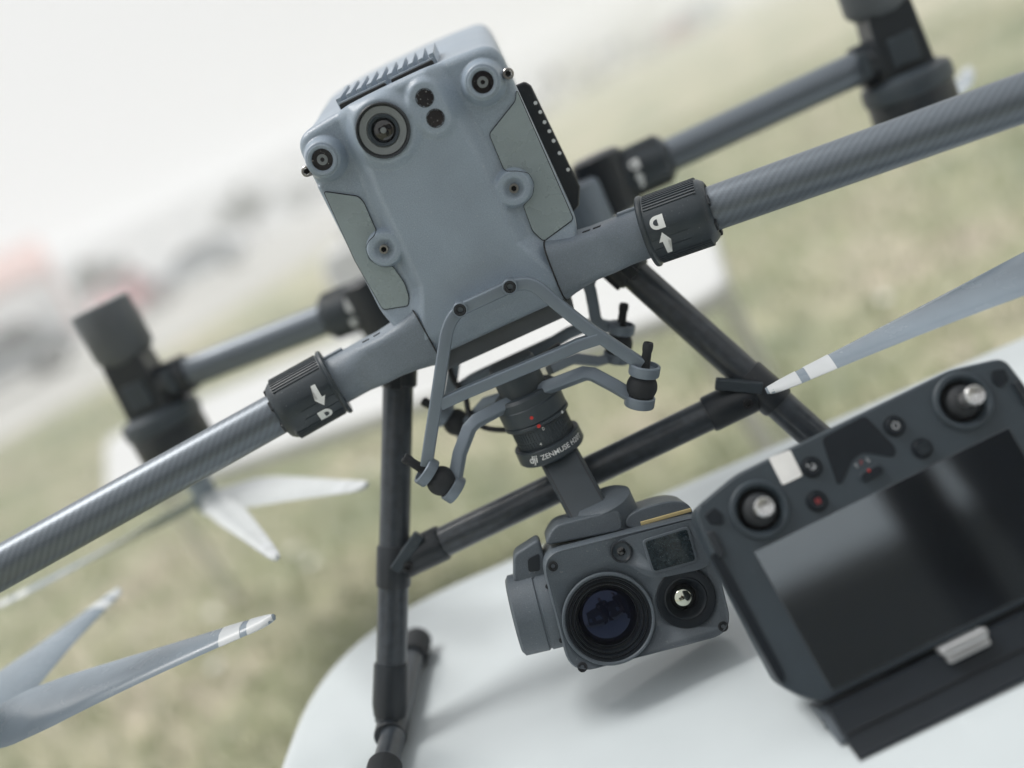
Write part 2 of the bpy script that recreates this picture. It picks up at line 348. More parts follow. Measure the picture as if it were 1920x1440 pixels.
# ---- cars
M_tyre = mat('tyre_rubber', (.02, .02, .022), .8); M_win = mat('car_window', (.02, .025, .03), .08, spec=.6); M_hub = mat('wheel_alloy', (.45, .46, .47), .35, metal=.8); M_lampw = mat('headlight', (.7, .72, .74), .15); M_lampr = mat('tail_lamp', (.35, .02, .02), .25); M_trim = mat('car_trim', (.03, .03, .033), .6)
def car(x, y, rz, paint, label, kind='hatch'):
    root = empty('parked_car' if kind != 'van' else 'parked_van', T(x, y, .005) @ Matrix.Rotation(rz, 4, 'Z'), label, 'car' if kind != 'van' else 'van', 'cars parked beyond the meadow')
    if kind == 'van':
        low = [(-2.4, .35), (-2.45, .9), (-1.75, 1.15), (2.45, 1.15), (2.5, .35)]; cab = [(-1.75, 1.12), (-1.15, 2.0), (-.9, 2.08), (2.4, 2.08), (2.46, 1.12)]; wy = .95
    else:
        low = [(-2.05, .3), (-2.1, .62), (-1.95, .78), (-.95, .93), (1.85, .95), (2.08, .85), (2.1, .35)]; cab = [(-1.0, .9), (-.25, 1.38), (.2, 1.45), (1.2, 1.43), (1.85, .93)]; wy = .88
    def hull(side, w0, w1, name, par=root):
        out = round_poly(side, .12, 4); ls = []
        for yy, s in ((-w1, .93), (-w0, .985), (-w0*.9, 1), (w0*.9, 1), (w0, .985), (w1, .93)):
            cx = sum(p[0] for p in out)/len(out); cz = sum(p[1] for p in out)/len(out); ls.append([(cx+(px-cx)*s, yy, cz+(pz-cz)*s) for px, pz in out])
        b = MB(); b.loft(ls); return b.build(name, paint, par)
    bd = hull(low, wy*.95, wy, 'body'); cb = hull(cab, wy*.80, wy*.86, 'cabin')
    for s in (-1, 1):
        for (x0, x1) in (((-.62, .3), (.42, 1.35)) if kind != 'van' else ((-1.2, -.3),)):
            zt_ = 1.34 if kind != 'van' else 1.9; z0 = .97 if kind != 'van' else 1.25
            b = MB(); b.prism(round_poly([(x0, z0), (x1, z0), (x1-.08, zt_), (x0+.38 if x0 < 0 else x0+.02, zt_)], .04), s*wy*.862-.01, s*wy*.862+.01); b.build('side_window', M_win, root)
    f, r_ = (cab[0], cab[1]), (cab[-1], cab[-2])
    for (a, c2), nm in ((f, 'windscreen'), (r_, 'rear_window')):
        a2, c3 = Vector((a[0], 0, a[1])), Vector((c2[0], 0, c2[1])); dd = (c3-a2); nrm = Vector((-dd.z, 0, dd.x)).normalized(); nrm = nrm if (nrm.x < 0) == (nm == 'windscreen') else -nrm
        p0, p1 = a2.lerp(c3, .16)+nrm*.012, a2.lerp(c3, .9)+nrm*.012
        b = MB(); b.add([(p0.x, -wy*.72, p0.z), (p0.x, wy*.72, p0.z), (p1.x, wy*.66, p1.z), (p1.x, -wy*.66, p1.z)]+[(q.x-nrm.x*.03, yy, q.z-nrm.z*.03) for q, yy in ((p0, -wy*.72), (p0, wy*.72), (p1, wy*.66), (p1, -wy*.66))], [(0, 1, 2, 3), (7, 6, 5, 4), (0, 4, 5, 1), (1, 5, 6, 2), (2, 6, 7, 3), (3, 7, 4, 0)]); b.build(nm, M_win, root)
    for wx in (low[0][0]+.75, low[-1][0]-.72):
        for s in (-1, 1):
            b = MB(); b.lathe([(.2, -.09), (.30, -.1), (.32, -.06), (.32, .06), (.30, .1), (.2, .09)], T(wx, s*(wy-.06), .32) @ frame_z((0, 1, 0)), 24); tw = b.build('wheel', M_tyre, root)
            b = MB(); b.lathe([(.21, 0), (.19, .03), (.06, .02), (0, .03)], T(wx, s*(wy+.02), .32) @ frame_z((0, s, 0)), 20); b.build('rim', M_hub, tw)
    for s in (-1, 1):
        b = MB(); b.box((low[0][0]-.03, low[0][0]+.25), (s*wy*.72-.17, s*wy*.72+.17), (.60, .74)); b.build('headlight', M_lampw, root, bevel=.03)
        b = MB(); b.box((low[-1][0]-.2, low[-1][0]+.03), (s*wy*.76-.13, s*wy*.76+.13), (.68, .84)); b.build('tail_lamp', M_lampr, root, bevel=.03)
        b = MB(); b.box((-.75, -.6), (s*(wy+.02)-.06, s*(wy+.02)+.06), (.92, 1.04)); b.build('mirror', M_trim, root, bevel=.02)
    b = MB(); b.box((low[0][0]-.04, low[0][0]+.1), (-wy*.6, wy*.6), (.34, .5)); b.build('front_bumper', M_trim, root, bevel=.03)
    return root
def paint(n, c): return mat(n, c, .25, coat=.6, var=.02, vs=2)
def put(px, py, dist):
    d = ray(px, py); return (d*(dist/d.y)).x, dist
x, y = put(255, 600, 34); car(x, y, radians(95), paint('red_paint', (.46, .10, .12)), 'blurred red car end on behind the rear left motor')
x, y = put(385, 540, 40); car(x, y, radians(15), paint('bluegrey_paint', (.38, .43, .48)), 'blurred blue grey car right of the red car')
x, y = put(-10, 735, 24); car(x, y, radians(35), paint('dark_paint', (.26, .28, .31)), 'blurred dark car at the left edge of the picture')
x, y = put(1150, 60, 70); car(x, y, radians(20), paint('white_paint', (.78, .79, .8)), 'blurred white van at the far end of the grass, left of the red car', 'van')
x, y = put(1240, 25, 78); car(x, y, radians(10), paint('far_red_paint', (.48, .22, .22)), 'blurred red car far off beside the white vans')
x, y = put(1290, 0, 82); car(x, y, radians(30), paint('skyblue_paint', (.55, .62, .70)), 'blurred pale blue van rightmost on the far grass edge', 'van')
x, y = put(1040, 130, 62); car(x, y, radians(15), paint('white_paint_2', (.8, .8, .8)), 'blurred white van nearest the drone body, leftmost of the vans', 'van')

# ---- buildings
M_wallw = mat('pale_render', (.80, .81, .82), .8, var=.05, vs=.3); M_roofp = mat('pale_roof', (.66, .68, .70), .6, var=.06, vs=.3); M_brickr = mat('red_brown_trim', (.56, .36, .33), .7, var=.1, vs=1); M_pane = mat('building_pane', (.52, .56, .58), .3)
def building(x, y, rz, L, W_, h, rise, label, wall, roof, bays, trim=None):
    root = empty('building', T(x, y, 0) @ Matrix.Rotation(rz, 4, 'Z'), label, 'building')
    b = MB(); b.box((-L/2, L/2), (0, W_), (0, h)); b.build('wall', wall, root)
    b = MB(); pr = [(-.4, h-.05), (W_/2, h+rise), (W_+.4, h-.05), (W_+.4, h+.15), (W_/2, h+rise+.2), (-.4, h+.15)]
    vs = [(-L/2-.3, a, z) for a, z in pr]+[(L/2+.3, a, z) for a, z in pr]; b.add(vs, [tuple(range(6)), tuple(range(11, 5, -1))]+[(i, i+6, (i+1) % 6+6, (i+1) % 6) for i in range(6)]); b.build('roof', roof, root)
    b = MB(); b.add([(s*L/2*.999, a, z) for s in (-1, 1) for a, z in ((0, h-.04), (W_, h-.04), (W_/2, h+rise))], [(0, 1, 2), (3, 5, 4)]); b.build('gable', wall, root)
    st = L/bays
    for i in range(bays):
        for z0, z1 in (((.9, 2.3),) if h < 5 else ((1., 2.6), (4., 5.4))):
            xx = -L/2+st*(i+.5); b = MB(); b.box((xx-st*.28, xx+st*.28), (-.06, .05), (z0, z1)); wd = b.build('window', wall if trim is None else trim, root)
            b = MB(); b.box((xx-st*.25, xx+st*.25), (-.075, 0), (z0+.08, z1-.08)); b.build('pane', M_pane, wd)
    if trim:
        for s in (-1, 1):
            b = MB(); b.box((s*L/2-.2, s*L/2+.2), (-.08, .3), (0, h)); b.build('corner_pier', trim, root)
        b = MB(); b.box((-L/2, L/2), (-.10, .2), (h-.35, h)); b.build('eaves_band', trim, root)
    return root
x, y = put(-40, 560, 52); building(x-1, y, radians(20), 9, 8, 3.6, 1.7, 'blurred pale house with red brown trim at the left edge', M_wallw, M_brickr, 4, M_brickr)
x, y = put(330, 430, 120); building(x-6, y, radians(6), 70, 18, 7.2, 2.0, 'long pale hall far behind the parked cars', M_wallw, M_roofp, 14)
x, y = put(820, 200, 170); building(x+10, y, radians(-8), 60, 20, 7.0, 1.5, 'second pale hall faint on the horizon behind the drone body', M_wallw, M_roofp, 12)

# unseen shed added behind the viewpoint, blocking low sky from screen and lenses
M_blocker = mat('sky_blocker_dark', (.008, .011, .016), .7, var=.15, vs=1.5)
building(.5, -9.5, radians(180), 16, 7, 4.75, .5, 'unseen dark shed added to keep low sky out of the controller screen', M_blocker, mat('sky_blocker_roof', (.015, .018, .022), .7), 5)
# ---- trees
M_bark = mat('bark', (.11, .085, .065), .9, vs=8); M_leaf = mat('dark_foliage', (.055, .085, .055), .6, var=.5, vs=3)
def tree(x, y, H, rad, label):
    root = empty('tree', T(x, y, 0), label, 'tree', 'trees beyond the parked cars')
    b = MB(); b.sweep(smooth_line([(0, 0, 0), (.04*H, 0, H*.3), (-.02*H, .02*H, H*.6), (0, 0, H*.85)], 4), circ(.05*H*.6, 8), (0, 1, 0)); tr = b.build('trunk', M_bark, root)
    b = MB()
    for k in range(7):
        a = 2*pi*k/7; b.tube((0, 0, H*(.4+.05*k)), (rad*.6*cos(a), rad*.6*sin(a), H*(.55+.055*k)), .02*H, 6, .006*H)
    b.build('limb', M_bark, tr)
    b = MB(); cl = [(rng.normal(0, rad*.42), rng.normal(0, rad*.42), H*.66+rng.normal(0, H*.15), rad*rng.uniform(.2, .4)) for _ in range(16)]
    for cx, cy, cz, rr in cl:
        for _ in range(110):
            v = Vector(rng.normal(0, 1, 3)).normalized()*rr*rng.uniform(.5, 1.1)+Vector((cx, cy, cz)); s = .13*rad*rng.uniform(.5, 1.1); t1 = Vector(rng.normal(0, 1, 3)).normalized(); t2 = t1.orthogonal().normalized()
            b.add([tuple(v+t1*s), tuple(v+t2*s*.6), tuple(v-t1*s), tuple(v-t2*s*.6)], [(0, 1, 2, 3)])
    b.build('crown', M_leaf, root, flat=True, fixn=False)
x, y = put(468, 420, 58); tree(x, y, 3.3, 1.25, 'small dark tree between the pale hall and the concrete, nearest the drone body')
x, y = put(210, 540, 46); tree(x, y, 3.2, 1.3, 'small dark tree behind the red car')
x, y = put(540, 400, 90); tree(x+2, y, 2.6, 2.2, 'low round bush on the far edge of the concrete')

# ---- hazy air
hz = bpy.data.materials.new('hazy_air'); hz.use_nodes = True; N = hz.node_tree.nodes; N.remove(N['Principled BSDF']); pv = N.new('ShaderNodeVolumePrincipled'); pv.inputs['Color'].default_value = (.97, .98, 1, 1); pv.inputs['Density'].default_value = .0105; pv.inputs['Anisotropy'].default_value = .3
hz.node_tree.links.new(pv.outputs[0], N['Material Output'].inputs['Volume'])
b = MB(); b.box((-330, 330), (-70, 340), (-1, 13)); tag(b.build('haze', hz, flat=True), 'thin pale haze over the meadow and the far halls', 'haze', kind='stuff')
# ================================================================== the drone
drone = empty('drone', DF.W, 'grey quadcopter drone with black locking collars and carbon tube arms standing on white table', 'drone')
def sm(a, b, x): t = np.clip((x-a)/(b-a), 0, 1); return t*t*(3-2*t)
# ---- body shell: a height-field front (mounds, bosses, raised middle) lofted back
OUT = round_poly([(-.0705, .4135), (-.03, .4175), (.03, .4175), (.0735, .4140), (.0755, .2905), (.056, .2470), (-.055, .2455), (-.0695, .2885)],
                 [.013, .03, .03, .013, .006, .008, .008, .006], 8)
def resample(poly, n):
    P = np.array(poly+[poly[0]]); L = np.r_[0, np.cumsum(np.hypot(*np.diff(P, axis=0).T))]
    s = np.linspace(0, L[-1], n, endpoint=False)
    return np.c_[np.interp(s, L, P[:, 0]), np.interp(s, L, P[:, 1])]
LOOP = resample(OUT, 560)
def edge_dist(X, Z):
    d = np.full(X.shape, 9.); P = np.array(OUT); Q = np.roll(P, -1, 0)
    for (ax, az), (bx, bz) in zip(P, Q):
        ex, ez = bx-ax, bz-az; l2 = ex*ex+ez*ez+1e-12
        t = np.clip(((X-ax)*ex+(Z-az)*ez)/l2, 0, 1)
        d = np.minimum(d, np.hypot(X-ax-t*ex, Z-az-t*ez))
    return d
CAMC, P1, P2 = (-.0125, .3935), (.0195, .4004), (.0203, .3866)
LENS = [(-.0562, .3935), (.0562, .3940)]; BOSS = [(-.0465, .3262), (.0468, .3268)]
def shell_y(X, Z):
    X, Z = np.asarray(X, float), np.asarray(Z, float)
    hw = np.interp(Z, [.25, .256, .294, .36, .42], [.062, .060, .0435, .042, .036])
    m = 1-sm(hw-.011, hw+.002, np.abs(X))
    y = .0100*(1-m)*(.3+.7*sm(.258, .296, Z))
    def mound(c, r0, r1, h):                      # raise towards the viewer
        d = np.hypot(X-c[0], Z-c[1]); return h*(1-sm(r0, r1, d))
    d = np.hypot(X-CAMC[0], Z-CAMC[1]); y -= .0048*(1-sm(.0182, .0260, d))
    t = np.clip(((X-P1[0])*(P2[0]-P1[0])+(Z-P1[1])*(P2[1]-P1[1]))/((P2[0]-P1[0])**2+(P2[1]-P1[1])**2), 0, 1)
    d = np.hypot(X-P1[0]-t*(P2[0]-P1[0]), Z-P1[1]-t*(P2[1]-P1[1])); y -= .0032*(1-sm(.0088, .0140, d))
    for c in LENS:
        d = np.hypot(X-c[0], Z-c[1]); y = y*(sm(.0104, .0150, d)) + (-.0014)*(1-sm(.0104, .0150, d))
    for c in BOSS:
        d = np.hypot(X-c[0], Z-c[1]); k = 1-sm(.0105, .0135, d); y = y*(1-k)+.0018*k; y += .0032*(1-sm(.003, .0080, d))
    y += .007*(np.hypot(X-CAMC[0], Z-CAMC[1]) < .0158)
    for c in LENS: y += .005*(np.hypot(X-c[0], Z-c[1]) < .0078)
    for c in (P1, P2): y += .002*(np.hypot(X-c[0], Z-c[1]) < .0050)
    y += .004*sm(.262, .246, Z)
    e = edge_dist(X, Z); r = np.where(Z > .38, .0062, .0038)
    q = np.clip(e/r, 0, 1); y += r*(1-np.sqrt(np.clip(1-(1-q)**2, 0, 1)))
    return y
def ztop(y): return .0285*sm(.0, .22, y)
RINGS = 120; c0 = np.array([.001, .335])
rho = np.linspace(0.006, 1, RINGS); rho = rho**.85
PX = c0[0]+rho[:, None]*(LOOP[None, :, 0]-c0[0]); PZ = c0[1]+rho[:, None]*(LOOP[None, :, 1]-c0[1])
PY = shell_y(PX, PZ)
mb = MB(); n = len(LOOP)
loops = [np.c_[PX[k], PY[k], PZ[k]] for k in range(RINGS)]
last = loops[-1]
for yy in (.022, .035, .05, .08, .12, .16, .2, .24, .262, .272):
    l = last.copy(); l[:, 1] = np.maximum(last[:, 1]+.001, yy)
    wz = np.clip((l[:, 2]-.30)/.11, 0, 1); l[:, 2] += wz*ztop(yy)
    k = 1-.02*max(0, (yy-.1)/.16); l[:, 0] *= k
    if yy > .25: cc = np.array([0, .34]); f = .97 if yy < .27 else .90; l[:, 0] *= f; l[:, 2] = cc[1]+(l[:, 2]-cc[1])*f
    loops.append(l)
mb.loft([list(map(tuple, l)) for l in loops])
body = mb.build('body_shell', M_shell, drone, ang=50)
def on_shell(pts, off=.0003): return [Vector((x, float(shell_y(x, z))-off, z)) for x, z in pts]
def px2(pts, c=.006): return [(lambda q: (q.x, q.z))(DF.at(a, b, c)) for a, b in pts]
# side panels, seams
SL = px2([(606, 359), (671, 368), (681, 378), (707, 437)], .008)+[(-.0530, .3352), (-.0590, .3310), (-.0600, .3235), (-.0555, .3165), (-.0475, .3130), (-.0455, .2995), (-.0468, .2900), (-.0500, .2848), (-.0668, .2893), (-.0690, .3270)]
SRt = [(.0735, .3815), (.0700, .3755), (.0462, .3640), (.0455, .3390), (.0530, .3360), (.0590, .3315), (.0600, .3240), (.0555, .3170), (.0475, .3140), (.0462, .2960), (.0500, .2868), (.0738, .2920)]
def panel(poly, name):
    ph = round_poly(poly, .0022, 4); cx = sum(p[0] for p in ph)/len(ph); cz = sum(p[1] for p in ph)/len(ph)
    b = MB(); sh = [(cx+(x-cx)*.985, cz+(z-cz)*.99) for x, z in ph]
    b.prism(sh, .0086, .013)
    return b.build(name, M_panel, body, bevel=.0003, seg=2)
panel(SL, 'side_panel'); panel(SRt, 'side_panel')
def seam(pts, r=.00026, closed=True, parent=body, mat_=M_gap, off=.0001):
    pp = pts+[pts[0]] if closed else pts
    q = []
    for i in range(len(pp)-1):
        a, b2 = Vector(pp[i]), Vector(pp[i+1]); k = max(1, int((b2-a).length/.0012))
        q += [tuple(a.lerp(b2, j/k)) for j in range(k)]
    q.append(tuple(pp[-1]))
    b = MB(); b.sweep([Vector((x, min(float(shell_y(x, z)), .0092)-off, z)) for x, z in q], circ(r, 6), (0, -1, 0))
    return b.build('seam', mat_, parent)
seam(round_poly(SL, .0022, 4)); seam(round_poly(SRt, .0022, 4))
# ---- things on the face
def facing(x, z, y, name, prof, m, parent=body, n=40):
    """lathe whose axis points at the viewer (-y)"""
    b = MB(); b.lathe([(r, h) for r, h in prof], T(x, y, z) @ frame_z((0, -1, 0)), n, cap=False); return b.build(name, m, parent)
y0 = -.0048
lensb = facing(*CAMC, y0, 'front_camera', [(.0172, -.004), (.0172, .0016), (.0166, .0021), (.0158, .0019), (.0156, .0006), (.0148, .0004)], M_black)
facing(*CAMC, y0, 'lens_ring', [(.0148, -.004), (.0148, .0012), (.0112, .0004), (.0106, .0004), (.0104, -.0010), (.0100, -.0010)], M_lensgrey, lensb)
facing(*CAMC, y0, 'inner_ring', [(.0100, -.005), (.0100, .0002), (.0094, .0004), (.0090, -.0004), (.0080, -.0012), (.0076, -.003)], M_rc, lensb)
facing(*CAMC, y0, 'lens_glass', [(.0078, -.003), (.006, -.0014), (.003, -.0005), (0, -.0003)], M_glass, lensb)
facing(*CAMC, y0, 'lens_core', [(.0021, -.0006), (.0016, .0001), (0, .0002)], M_lensgrey, lensb)
for c in (P1, P2):
    o = facing(*c, -.0032, 'proximity_sensor', [(.0058, -.001), (.0058, .0003), (.0054, .0002), (.0052, -.0005)], M_gap)
    facing(*c, -.0032, 'sensor_window', [(.0053, -.0009), (.0053, -.0002), (0, -.0002)], M_dust, o)
for c in LENS:
    o = facing(*c, -.0014, 'stereo_camera', [(.0098, -.003), (.0096, .0012), (.0088, .0016), (.0074, .0013), (.0068, .0002)], M_shell)
    facing(*c, -.0014, 'lens_window', [(.0069, -.002), (.0069, -.0001), (0, -.0001)], M_dust, o)
    facing(*c, -.0014, 'lens_core', [(.0036, -.001), (.0034, .0003), (.0016, .0003), (.0013, -.0002)], M_lensgrey, o)
def hexscrew(x, z, y, r=.0034, parent=body, m=M_steel, name='screw'):
    b = MB(); Mz = T(x, y, z) @ frame_z((0, -1, 0)); b.lathe([(r, -.006), (r, .0016), (r*.86, .0022), (r*.58, .0022)], Mz, 20, cap=False); b.mi = 1; b.lathe([(r*.58, .0022), (r*.5, -.0004), (0, -.0004)], Mz, 6, cap=False)
    return b.build(name, [m, M_gap], parent)
for c in BOSS: hexscrew(*c, .0024, .0031)
for px, py in ((576, 321), (953, 138)):
    q = DF.at(px, py, .004); hexscrew(q.x, q.z, .004, .0036)
# ---- top deck: intake slots, fins
for a, b2 in (((640, 201), (724, 158)), ((735, 152), (813, 117))):
    p, q = DF.at(*a, .017), DF.at(*b2, .017); b = MB()
    b.box((p.x, q.x), (.0120, .0185), (.408, .4200)); b.build('intake_slot', M_gap, body, bevel=.0008)
    b = MB(); b.box((p.x-.001, q.x+.001), (.0187, .0205), (.410, .4215)); b.build('slot_lip', M_shell, body, bevel=.0005)
for i in range(10):
    x = -.034+.0074*i; b = MB()
    b.prism([(-.0018, .412), (.0018, .412), (.0018, .4215), (-.0018, .4215)], .0215, .080, T(x, 0, 0))
    v = [list(q) for q in b.v]
    for q in v:
        if q[2] > .416: q[2] += float(ztop(q[1]))+.0022+.03*max(0, q[1]-.0215)
    b.v = v; b.build('vent_fin', M_shell, body, bevel=.0006)
# ---- batteries in both flanks
for s in (-1, 1):
    if s > 0:
        pts = [(.060, .385)]+[(lambda q: (q.x, q.z))(DF.at(*q, .045)) for q in ((984, 152), (996, 160), (1088, 350), (1086, 386), (1076, 397))]+[(.060, .292)]
    else:
        pts = [(-.060, .385), (-.071, .3895), (-.074, .384), (-.076, .318), (-.075, .304), (-.072, .292), (-.060, .292)]
    b = MB(); b.prism(pts, .045, .215); bat = b.build('battery', M_black, drone, bevel=.002, seg=3)
    if s > 0:
        for px, py in ((1004, 193), (1013, 210), (1021, 229), (1030, 246), (1038, 264), (1049, 287), (1065, 318)):
            q = DF.at(px, py, .045)
            c2 = facing(q.x, q.z, .0449, 'charge_light', [(.0013, -.001), (.0013, .0004), (0, .0005)], M_white, bat, 10)
# ---- belly under the shell
b = MB(); b.prism(round_poly([(-.052, .252), (.052, .252), (.050, .2335), (-.050, .2325)], .004), .0135, .235); b.build('belly', mat('belly_grey', (.080, .092, .104), .5, bump=.3), drone, bevel=.002, seg=3)

# ---- arms
def superloop(hx, hy, e, z, n=48):
    out = []
    for i in range(n):
        a = 2*pi*i/n; c, s = cos(a), sin(a)
        out.append((hx*math.copysign(abs(c)**(2/e), c), hy*math.copysign(abs(s)**(2/e), s), z))
    return out
def arrow_poly(): return [(-.0016, .0075), (-.0016, -.002), (-.0040, -.002), (0, -.0080), (.0040, -.002), (.0016, -.002), (.0016, .0075)]
def lock_poly():
    o = [(.0046, -.0044), (-.0004, -.0044)] + [(-.0004-.0044*sin(a), -.0044*cos(a)) for a in [pi*i/10 for i in range(1, 10)]] + [(-.0004, .0044), (.0046, .0044)]
    return o
def lock_hole(): return [(.0004, -.0021)]+[(.0000-.0026*sin(a), -.0021*cos(a)) for a in [pi*i/8 for i in range(1, 8)]]+[(.0004, .0021)]
def decal(polys, r, a_c, s_c, sg, name, m, parent, off=.00018, flip=1, cuts=10):
    """flat print wrapped on a cylinder: x along the axis, y round it"""
    bm = bmesh.new()
    for poly in polys:
        vs = [bm.verts.new((x, y, 0)) for x, y in poly]; bm.faces.new(vs)
    bmesh.ops.triangulate(bm, faces=bm.faces[:])
    bmesh.ops.subdivide_edges(bm, edges=bm.edges[:], cuts=3, use_grid_fill=True)
    for v in bm.verts:
        an = (s_c+v.co.y*flip)/r*sg; rr = r+off
        v.co = Vector((rr*cos(an), rr*sin(an), a_c+v.co.x))
    me = bpy.data.meshes.new(name); bmesh.ops.recalc_face_normals(bm, faces=bm.faces[:]); bm.to_mesh(me); bm.free(); me.materials.append(m)
    o = bpy.data.objects.new(name, me); COL.objects.link(o); o.parent = parent; return o
def arm(A, B, name, root_len, marks, rear=False, sg=1, r=.0146, tube_end=None):
    """A: centre of the collar's inner flange, B: tube end; local Z outwards, X towards the viewer"""
    A, B = Vector(A), Vector(B); d = B-A; Mx = T(A) @ frame_z(d, (0, -1, 0)); L = d.length
    t = MB(); t.lathe([(r-.002, .03), (r, .0301), (r, L), (r-.002, L+.0005)], None, 64)
    tube = t.build(name, M_tube, drone, M=Mx)
    ro = MB(); k = root_len
    secs = [(.0205, .0215, 4.5, -k), (.0202, .0192, 4.8, -k*.88), (.0199, .0172, 5.2, -k*.74), (.0198, .0160, 5.5, -k*.60), (.0198, .0160, 5.5, -k*.45), (.0186, .0162, 4.5, -k*.36), (.0172, .0166, 2.6, -k*.27), (.0172, .0172, 2.0, -k*.18), (.0172, .0172, 2.0, .001)]
    if rear: secs = [(a*.97, b2*.97, e, z) for a, b2, e, z in secs]
    sw = -d.y/abs(d.x); shf = lambda z: sw*max(0, -z-.012) if not rear else 0.
    ro.loft([[(x+shf(q[3]), y, z) for x, y, z in superloop(*q)] for q in secs]); ro.build('arm_root', M_root, tube, ang=35)
    sl_ = [Vector((x*1.004+shf(-k), y*1.004, z)) for x, y, z in superloop(.0205, .0214, 4.5, -k+.0008)]; q = MB(); q.sweep(sl_+[sl_[0]], circ(.0005, 6), (0, 0, 1)); q.build('root_seam', M_gap, tube)
    # root details: latch slots above, rib below
    for a in (-k*.62, -k*.50):
        q = MB(); q.box((.010, .0135), (.0155*sg, .0164*sg) if sg > 0 else (-.0164, -.0155), (a, a+.0052)); q.build('latch_slot', M_gap, tube)
    q = MB(); q.box((-.003, .003), (.0164, .0186) if sg > 0 else (-.0186, -.0164), (-.016, -.001)); q.build('rib', M_root, tube, bevel=.0008)
    # locking collar
    c = MB()
    c.lathe([(.0172, -.0012), (.0238, -.0012), (.0243, -.0004), (.0243, .0012), (.0236, .0020), (.0224, .0026), (.0224, .036), (.0212, .0402), (.0188, .0432), (.0168, .0440), (.0160, .0432), (.0152, .0415), (.0149, .034)], None, 96)
    def ridge(an, h, w_, a0, a1):
        c.box((.0222, .0224+h), (-w_, w_), (a0, a1), Matrix.Rotation(an, 4, 'Z'))
    for an in (46, 52, 58, 64, 70, 76, 82, 88):
        for s2 in (-1, 1): ridge(radians(an*s2), .0007, .00045, .0035, .0385)
    for k2 in range(12): ridge(radians(100+14.5*k2), .0007, .0012, .0035, .0385)
    for an in (-26, -9, 9): ridge(radians(an*sg if not rear else an), .00055, .00028, .003, .028)
    col = c.build('locking_collar', M_collar, tube, ang=30)
    for an in (62, -62, 0, 180):
        q = MB(); q.box((.0135, .0182), (-.0035, .0035), (.0405, .0452), Matrix.Rotation(radians(an+31), 4, 'Z')); q.build('collar_notch', M_black, tube, bevel=.0008)
    for kind, a_c, s_c, fl in marks:
        if kind == 'arrow': decal([arrow_poly()], .0224, a_c, s_c, sg, 'arrow_mark', M_white, tube, off=.00066, flip=fl)
        else:
            decal([lock_poly()], .0224, a_c, s_c, sg, 'lock_mark', M_white, tube, off=.00062, flip=fl)
            decal([lock_hole()], .0224, a_c, s_c, sg, 'lock_shackle', M_collar, tube, off=.00072, flip=fl)
    return tube
AL0, AL1 = DF.at(627, 716, .017), DF.at(0, 1065, -.045)
AR0, AR1 = DF.at(1216, 434, .017), DF.at(1920, 183, -.035)
MOT = {}
def extend(a, b, x): return a+(b-a)*((x-a.x)/(b.x-a.x))
ML, MR = extend(AL0, AL1, -.435), extend(AR0, AR1, .392)
mk = lambda *a: a
# lock poly: x along axis. text side differs on the two sides of the drone
arm(AL0, ML, 'front_arm', .071, [('arrow', .0125, .001, 1), ('lock', .0150, -.0140, 1)], sg=1)
arm(AR0, MR, 'front_arm', .063, [('lock', .0105, .0072, 1), ('arrow', .0115, -.0075, -1)], sg=-1)
RL0, RL1 = DF.at(690, 566, .27), DF.at(335, 706, .27)
RR0, RR1 = DF.at(1168, 332, .27), DF.at(1630, 118, .27)
arm(RL0, RL1, 'rear_arm', .085, [('arrow', .013, .006, 1), ('lock', .014, -.011, 1)], rear=True, sg=1, r=.0148)
arm(RR0, RR1, 'rear_arm', .085, [('lock', .012, .008, 1), ('arrow', .012, -.006, -1)], rear=True, sg=-1, r=.0148)
b = MB(); b.prism(round_poly([(-.075, .252), (.075, .258), (.075, .296), (-.075, .290)], .006), .252, .290); b.build('rear_frame', M_root, drone, bevel=.003)

M_blade_sky = mat('blade_sky_sheen', (.58, .61, .62), .3, var=.05); M_band = mat('tip_band_white', (.62, .65, .67), .35, var=.05)  # sky reflection on two rear left blades put into a paler base colour
for (a, c, yy, rr, hh, mt) in ((1136, 346, .262, .024, .056, M_black), (1098, 392, .235, .020, .046, M_root), (706, 572, .262, .024, .056, M_black)):
    q = DF.at(a, c, yy); b = MB(); b.lathe([(rr*.8, -hh/2), (rr*.97, -hh*.45), (rr, -hh*.3), (rr, hh*.3), (rr*.97, hh*.45), (rr*.8, hh/2)], T(q), 36); b.build('folding_hinge', mt, drone)
